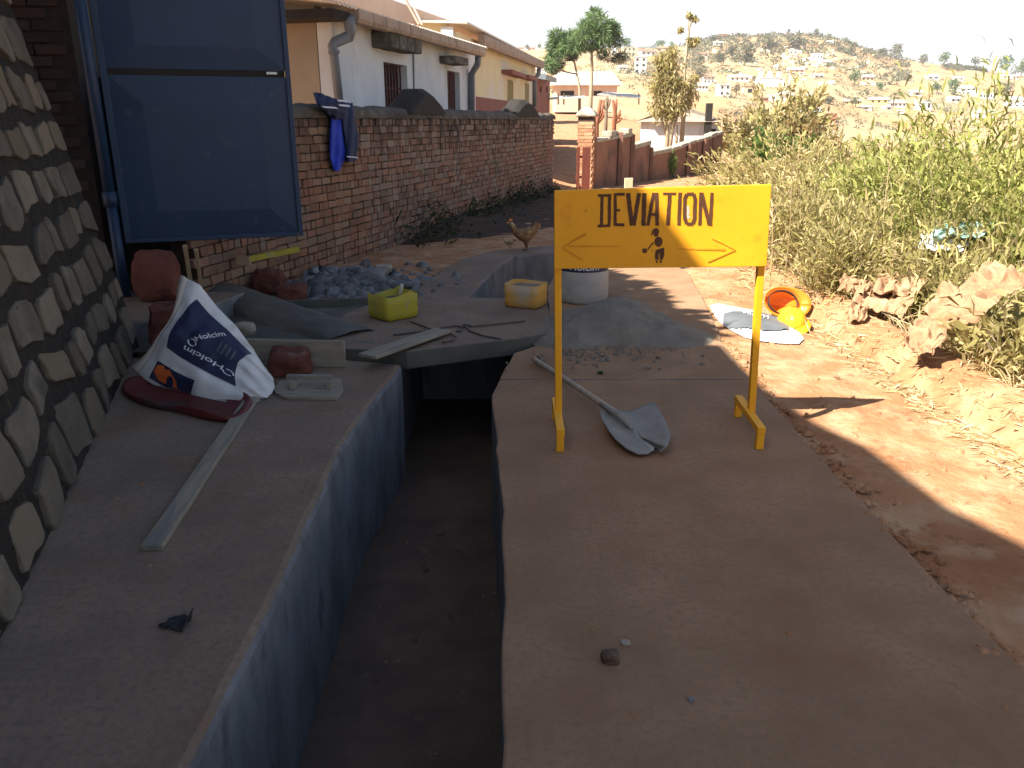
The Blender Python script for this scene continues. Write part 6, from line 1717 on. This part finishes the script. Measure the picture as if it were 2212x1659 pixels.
def far_house(name, label, u0, u1, vb, h_px, wall, roof, kind='gable', nwin=(3, 1), dep=.7, rot=0.0, group=HG, cat='house'):
    p = HP((u0 + u1) / 2, vb); k = (p.y * .9496 + (EYE - p.z) * .3136) / F
    w, h = (u1 - u0) * k, h_px * k
    t = thing(name, label, cat, p, rot, group)
    d = max(3.0, w * dep)
    wh = h if kind in ('flat',) else h * .66
    MB().box((0, d / 2, wh / 2 - .8), (w, d, wh + 1.6)).build('wall', wall, t)
    if kind == 'flat':
        MB().box((0, d / 2, wh + .12), (w + .4, d + .4, .24)).build('roof', roof, t)
    else:
        x0, x1, y0, y1 = -w / 2 - .3, w / 2 + .3, -.4, d + .4
        if kind == 'gable':
            q = MB().add([(x0, y0, wh), (x1, y0, wh), (x1, y1, wh), (x0, y1, wh), (x0, d / 2, h), (x1, d / 2, h)], [(3, 2, 1, 0), (0, 1, 5, 4), (2, 3, 4, 5), (1, 2, 5), (3, 0, 4)])
        elif kind == 'front':
            q = MB().add([(x0, y0, wh), (x1, y0, wh), (x1, y1, wh), (x0, y1, wh), (0, y0, h), (0, y1, h)], [(3, 2, 1, 0), (0, 1, 4), (1, 2, 5, 4), (2, 3, 5), (3, 0, 4, 5)])
        else:
            kx = min(w * .3, d * .5)
            q = MB().add([(x0, y0, wh), (x1, y0, wh), (x1, y1, wh), (x0, y1, wh), (x0 + kx, d / 2, h), (x1 - kx, d / 2, h)], [(3, 2, 1, 0), (0, 1, 5, 4), (1, 2, 5), (2, 3, 4, 5), (3, 0, 4)])
        q.build('roof', roof, t, fix=True)
    nx, nzv = nwin if (u1 - u0) > 15 or nwin[1] > 1 else (0, 1)
    if nx:
        ww, wz = w / nx * .36, wh / nzv * .40
        key = (round(ww, 2), round(wz, 2))
        if key not in win_me:
            win_me[key] = MB().box((0, 0, 0), (ww, .12, wz)).mesh('window'); win_me[key].materials.append(M['dark_inside'])
        for i in range(nx):
            for j in range(nzv):
                o = bpy.data.objects.new('window', win_me[key]); o.location = (-w / 2 + w * (i + .5) / nx, -.02, wh * (j + .55) / nzv); link(o, t)
    return t
bh = far_house('white_villa', 'large white villa with three rounded gables standing out on the bare slope', 1635, 1684, 187, 17, white, white, 'flat', (4, 1))
k_ = bh.location.y / F
for xx in (-.36, .02, .38):
    w_ = 49 * k_ * .2
    MB().prism([(-w_ / 2, 0), (w_ / 2, 0), (w_ * .42, 1.6), (0, 2.1), (-w_ * .42, 1.6)], 0, .4).build('gable', white, bh, rot=(math.pi / 2, 0, 0), loc=(49 * k_ * xx, .1, 17 * k_ + .25))
MB().box((49 * k_ * .1, -3, 1.0), (49 * k_ * 1.3, .3, 2.6)).build('yard_wall', white, bh)
H = [
 ('white_house', 'boxy white two storey house below the villa, near the rusty bush', 1552, 1577, 209, 24, white, white, 'flat', (2, 2)),
 ('white_house', 'long white house with water tank left of the villa', 1577, 1618, 176, 14, white, rw, 'gable', (4, 1)),
 ('grey_house', 'pale grey two storey house left of the long white one', 1518, 1544, 180, 20, white, rbn, 'hip', (3, 2)),
 ('white_house', 'white arcaded house in the trees right of the tall thin tree', 1494, 1530, 195, 15, white, rw, 'gable', (5, 1)),
 ('tan_house', 'tan blank house wall under the villa yard', 1606, 1632, 207, 19, tanw, rbn, 'flat', (1, 1)),
 ('brick_shed', 'long low brown brick shed on the slope under the villa', 1633, 1660, 219, 10, brickr, rbn, 'gable', (2, 1)),
 ('white_house', 'white house with broad sloping roof right of the brick shed', 1681, 1722, 221, 22, white, rw, 'front', (3, 1)),
 ('white_shed', 'white walled shed between brick shed and broad roofed house', 1661, 1681, 219, 12, white, white, 'flat', (1, 1)),
 ('white_tower', 'small white tower house on the bare red slope', 1744, 1758, 221, 20, white, rg, 'front', (1, 2)),
 ('cream_house', 'cream house with blue grey gabled roof nearest the foot of the hill', 1730, 1770, 262, 27, cream, rb_, 'gable', (2, 1)),
 ('pale_shed', 'long pale roofed shed left of the blue roofed house', 1659, 1698, 262, 12, cream, rw, 'gable', (0, 1)),
 ('brick_house', 'orange brick house adjoining the blue roofed one', 1770, 1807, 262, 14, brickr, brickr, 'flat', (1, 1)),
 ('pink_house', 'pinkish white house high above the villa among rocks', 1705, 1736, 163, 17, pinkw, rw, 'gable', (3, 2)),
 ('white_house', 'small low white house right of the pinkish one', 1758, 1780, 169, 9, white, rw, 'gable', (2, 1)),
 ('white_house', 'white stepped house with a row of windows high on the hill', 1753, 1776, 132, 14, white, rw, 'flat', (4, 1)),
 ('white_house', 'small white house left of the stepped one under the green trees', 1705, 1722, 118, 10, white, rg, 'gable', (2, 1)),
 ('cream_house', 'small cream house on the upper left flank', 1543, 1554, 115, 10, cream, cream, 'flat', (1, 1)),
 ('white_house', 'white house under the crest on the left flank', 1544, 1563, 98, 8, white, rw, 'gable', (2, 1)),
 ('red_roof_house', 'white house with pinkish red roof behind the grey tower block', 1384, 1417, 121, 15, white, rr_, 'gable', (3, 1)),
 ('grey_block', 'narrow three storey grey concrete block with open windows', 1369, 1396, 160, 34, grey, rw, 'flat', (2, 3)),
 ('brown_roof_house', 'house with big brown hipped roof left of the thin trees', 1415, 1450, 113, 13, tanw, rbn, 'hip', (2, 1)),
 ('pale_house', 'pale terraced house right of the pine crown', 1346, 1373, 121, 17, cream, rw, 'flat', (3, 2)),
 ('blue_white_house', 'tall narrow white and blue house touching the pine crown', 1320, 1334, 118, 20, white, rb_, 'flat', (1, 2)),
 ('white_house', 'low white house right of the pink house roof', 1336, 1355, 152, 10, white, rw, 'gable', (2, 1)),
 ('white_house', 'white house glimpsed behind the drooping slender tree', 1416, 1440, 187, 13, white, rw, 'gable', (3, 1)),
 ('white_house', 'small white house with flat front at the edge of the green shrub top', 1969, 1993, 208, 13, white, rw, 'gable', (1, 1)),
 ('white_house', 'bright square white house left of the green shrub', 1984, 2012, 241, 23, white, white, 'flat', (2, 1)),
 ('pale_house', 'long pale unfinished house on a cut terrace', 1860, 1888, 176, 14, cream, rw, 'gable', (3, 1)),
 ('pale_house', 'pale flat roofed house below the unfinished one', 1888, 1916, 190, 12, cream, cream, 'flat', (3, 1)),
 ('yellow_house', 'yellow walled house with long white roof in the valley', 1879, 1917, 225, 14, yellw, rw, 'gable', (3, 1)),
 ('yellow_house', 'speckled yellow house at the foot of the bare slope', 1824, 1858, 227, 12, yellw, tanw, 'gable', (3, 1)),
 ('white_house', 'long low white house right of the yellow one', 1921, 1957, 232, 14, white, rg, 'gable', (4, 1)),
 ('white_shed', 'small white shed in front of the yellow house', 1860, 1882, 237, 9, white, rw, 'gable', (1, 1)),
 ('white_shed', 'tiny white hut right of the small shed', 1912, 1928, 238, 10, white, rw, 'front', (1, 1)),
 ('white_shed', 'smallest white hut in the open field', 1942, 1951, 246, 8, white, rw, 'gable', (0, 1)),
 ('white_house', 'white house with dark doorway on the upper right slope', 2003, 2028, 173, 11, white, rw, 'gable', (2, 1)),
 ('white_house', 'low white house farther right on the upper slope', 2060, 2081, 175, 9, white, rw, 'gable', (2, 1)),
 ('white_house', 'two storey white house above the green shrub', 2076, 2106, 204, 19, white, rw, 'hip', (3, 2)),
 ('white_house', 'row of white rooms right above the green shrub', 2114, 2151, 215, 14, white, rw, 'flat', (5, 1)),
 ('white_house', 'big white house at the right edge of the valley', 2176, 2216, 233, 24, white, rw, 'hip', (3, 2)),
 ('white_house', 'white house half hidden by the left top of the green shrub', 2052, 2076, 222, 13, white, rw, 'gable', (2, 1)),
 ('pale_house', 'pale house under the pines at the right skyline', 2166, 2182, 171, 10, cream, rw, 'gable', (2, 1)),
 ('pale_house', 'second pale house under the pines at the right skyline', 2186, 2202, 172, 11, white, rw, 'gable', (2, 1)),
 ('pale_house', 'pale barn on the slope right of the stepped white house', 1777, 1798, 141, 9, cream, rw, 'gable', (1, 1)),
 ('white_house', 'lone white house near the summit on the right', 1787, 1799, 95, 7, white, rw, 'gable', (1, 1)),
 ('white_house', 'white roof showing in the middle of the green shrub', 2108, 2148, 256, 18, white, rw, 'gable', (2, 1)),
 ('pale_house', 'pale house in the trees at the left skyline behind the tall stems', 1512, 1530, 122, 9, white, rr_, 'gable', (2, 1)),
 ('brick_house', 'orange brick house on the summit ridge, leftmost there', 1552, 1572, 78, 9, brickr, rr_, 'flat', (2, 1)),
]
for h_ in H: far_house(*h_[:8], kind=h_[8], nwin=h_[9], rot=R.uniform(-.25, .25))
for (u0, u1, vb, hp_) in ((1576, 1586, 77, 7), (1590, 1600, 76, 8), (1603, 1613, 77, 6), (1622, 1631, 77, 6), (1640, 1652, 76, 6), (1662, 1674, 76, 6), (1690, 1700, 76, 6), (1715, 1724, 77, 6), (1738, 1747, 79, 6), (1120, 1132, 108, 8), (1140, 1156, 107, 7), (1166, 1178, 106, 8)):
    far_house('ridge_house', 'tiny pale house on the ridge line', u0, u1, vb, hp_, white if R.random() < .6 else cream, rw if R.random() < .5 else rr_, 'gable', (2, 1), group='tiny houses along the ridge')
# distinct trees
def far_tree(label, u, vb, vt, w_px, m='leaf_hill', seed=1, n=260, trunk=True, group='trees on the far hillside'):
    p = HP(u, vb); k = (p.y * .9496) / F
    h, w = (vb - vt) * k, w_px * k
    t = thing('hill_tree', label, 'tree', p, group=group)
    rs = random.Random(seed); cs = []
    z0 = .30 if trunk else .08
    for i in range(9):
        a = rs.uniform(0, 6.28); r_ = rs.uniform(.1, .34) * w; z = h * rs.uniform(z0 + .12, .86)
        cs.append(((math.cos(a) * r_, math.sin(a) * r_, z), w * rs.uniform(.16, .28)))
    q = MB(); q.tube([(0, 0, -1), (.1 * w, 0, h * .35), (0, 0, h * .8)], [w * .04 + .1, w * .03 + .06, .05], 5); q.build('trunk', M['bark'], t)
    clumps(cs, n // 9, 1, (w * .10, w * .22), w * .085, m, t, seed, flat=.8)
    return t
T = [
 ('lone tall tree on the right skyline above the terraces', 1932, 128, 97, 28), ('rounded tree on the skyline right of the lone one', 1992, 143, 119, 22), ('dark bushy tree at the left end of the skyline hedge', 2036, 146, 114, 24),
 ('tall tree at the right end of the skyline hedge', 2103, 150, 120, 18), ('spreading pine near the right edge of the skyline', 2171, 162, 123, 30), ('dark pine at the very right edge of the skyline', 2203, 166, 131, 30),
 ('dark olive tree on the terraces in mid slope', 1842, 193, 150, 26), ('round dark green tree above the green shrub', 2022, 203, 179, 22), ('wide grey tree right of the round dark one', 2058, 205, 171, 34), ('round brown green tree on the right slope', 2172, 206, 176, 32),
 ('round dark tree on the left skyline by the brown roof', 1426, 104, 87, 20), ('small dark tree right of the brown roof', 1452, 108, 92, 12), ('large grey green tree in the middle of the hillside', 1606, 142, 92, 40), ('tree just left of the large grey one', 1578, 132, 98, 26),
 ('green tree below the summit right of the large grey one', 1662, 112, 82, 32), ('spreading green tree near the summit', 1716, 108, 76, 44), ('small tree on the very top of the hill', 1702, 79, 61, 9), ('squat tree on the top right of the summit', 1761, 84, 64, 14),
 ('grey tree on the left shoulder of the hill', 1536, 98, 76, 20), ('green garden tree beside the villa', 1626, 182, 166, 12), ('dark green tree left of the blue roofed house', 1688, 250, 226, 18), ('light green garden trees beside the pale shed', 1706, 262, 232, 26),
 ('bushy tree behind the white boxy house', 1588, 212, 180, 20), ('dark shrub tree by the terraced pale house', 1900, 196, 182, 18), ('grey tree left of the arcaded house', 1508, 178, 148, 22), ('brown tree below the large grey one', 1560, 142, 118, 26),
 ('dry tree at the left foot of the summit', 1512, 146, 120, 24), ('olive tree by the ridge at the right of the summit', 1835, 118, 102, 22), ('low tree left of the lone skyline tree', 1905, 124, 108, 22), ('small skyline tree far left behind the houses', 1140, 108, 96, 12),
 ('second small skyline tree left of the pine', 1164, 106, 92, 10), ('skyline tree right behind the pine crown', 1352, 106, 84, 22), ('pale green bush cluster near the speckled yellow house', 1846, 232, 214, 22), ('bush beside the white tower house', 1786, 224, 210, 26),
]
for i, a in enumerate(T): far_tree(*a, m=('leaf_hill', 'leaf_grey', 'leaf_dark')[(2 if 'dark' in a[0] or 'pine' in a[0] else 1 if 'grey' in a[0] else 0)], seed=40 + i, trunk=(a[2] - a[1] != 0 and a[4] < 31))
# hedge line on the skyline and loose scrub over the hill: one mass nobody could count
rs = np.random.RandomState(12); P, D, S_z = [], [], []
def scrub(u, v, r_m, n):
    p = HP(u, v); c = np.array(p)
    d = rs.normal(size=(n, 3)); d /= np.linalg.norm(d, axis=1, keepdims=True)
    q = c + d * r_m * (.4 + .6 * rs.rand(n, 1)) * np.array([1.2, 1.0, .55]) + np.array([0, 0, r_m * .35])
    P.append(q); D.append(d + rs.normal(size=d.shape) * .6); S_z.append(np.full(n, r_m))
for _ in range(150): scrub(R.uniform(2040, 2130), R.uniform(138, 153), R.uniform(1.2, 2.6), 34)
for _ in range(620):
    u = R.uniform(1480, 1960); v = 70 + abs(R.gauss(0, 1)) * 34 + max(0, u - 1780) * .32
    scrub(u, v, R.uniform(.8, 2.9), 30)
for _ in range(520): scrub(R.uniform(1110, 2212), R.uniform(95, 215), R.uniform(.5, 1.6), 18)
for _ in range(260): scrub(R.uniform(1330, 1600), R.uniform(92, 165), R.uniform(.8, 2.2), 26)
for _ in range(420): scrub(R.uniform(1560, 2212), R.uniform(205, 285), R.uniform(.4, 1.3), 18)
P, D, S_z = np.concatenate(P), np.concatenate(D), np.concatenate(S_z)
V, Q = blades(P, D, S_z * rs.uniform(.35, .75, len(P)), S_z * .32, .1, 50)
o = leaf_obj('hill_scrub', V, Q, M['leaf_hill'], kind='stuff', seed=9); o['label'] = 'grey green scrub scattered over the far hillside'
# pale outcrops of rock
pts = []
for _ in range(260):
    u, v = (R.uniform(1690, 1800), R.uniform(100, 150)) if R.random() < .4 else (R.uniform(1520, 1900), R.uniform(90, 185))
    p = HP(u, v); pts.append(tuple(p))
o = scatter('hill_rocks', pts, .5, 1.7, flat('pale_rock', (.52, .44, .33)), 'pale rock outcrops on the hillside', 15)
# ================================================================== LIGHT HAZE OVER THE VALLEY
HAZE_DENS = .0004
hm = bpy.data.materials.new('valley_haze'); hm.use_nodes = True
hn_ = hm.node_tree; hn_.nodes.clear()
ho = hn_.nodes.new('ShaderNodeOutputMaterial'); pv = hn_.nodes.new('ShaderNodeVolumePrincipled')
pv.inputs['Color'].default_value = (.93, .93, .92, 1); pv.inputs['Density'].default_value = HAZE_DENS; pv.inputs['Anisotropy'].default_value = .25
hn_.links.new(pv.outputs['Volume'], ho.inputs['Volume'])
hz_o = MB().box((0, 400, 9), (4200, 1400, 122)).build('haze', hm, kind='stuff'); hz_o['label'] = 'thin pale haze over the valley and hill'
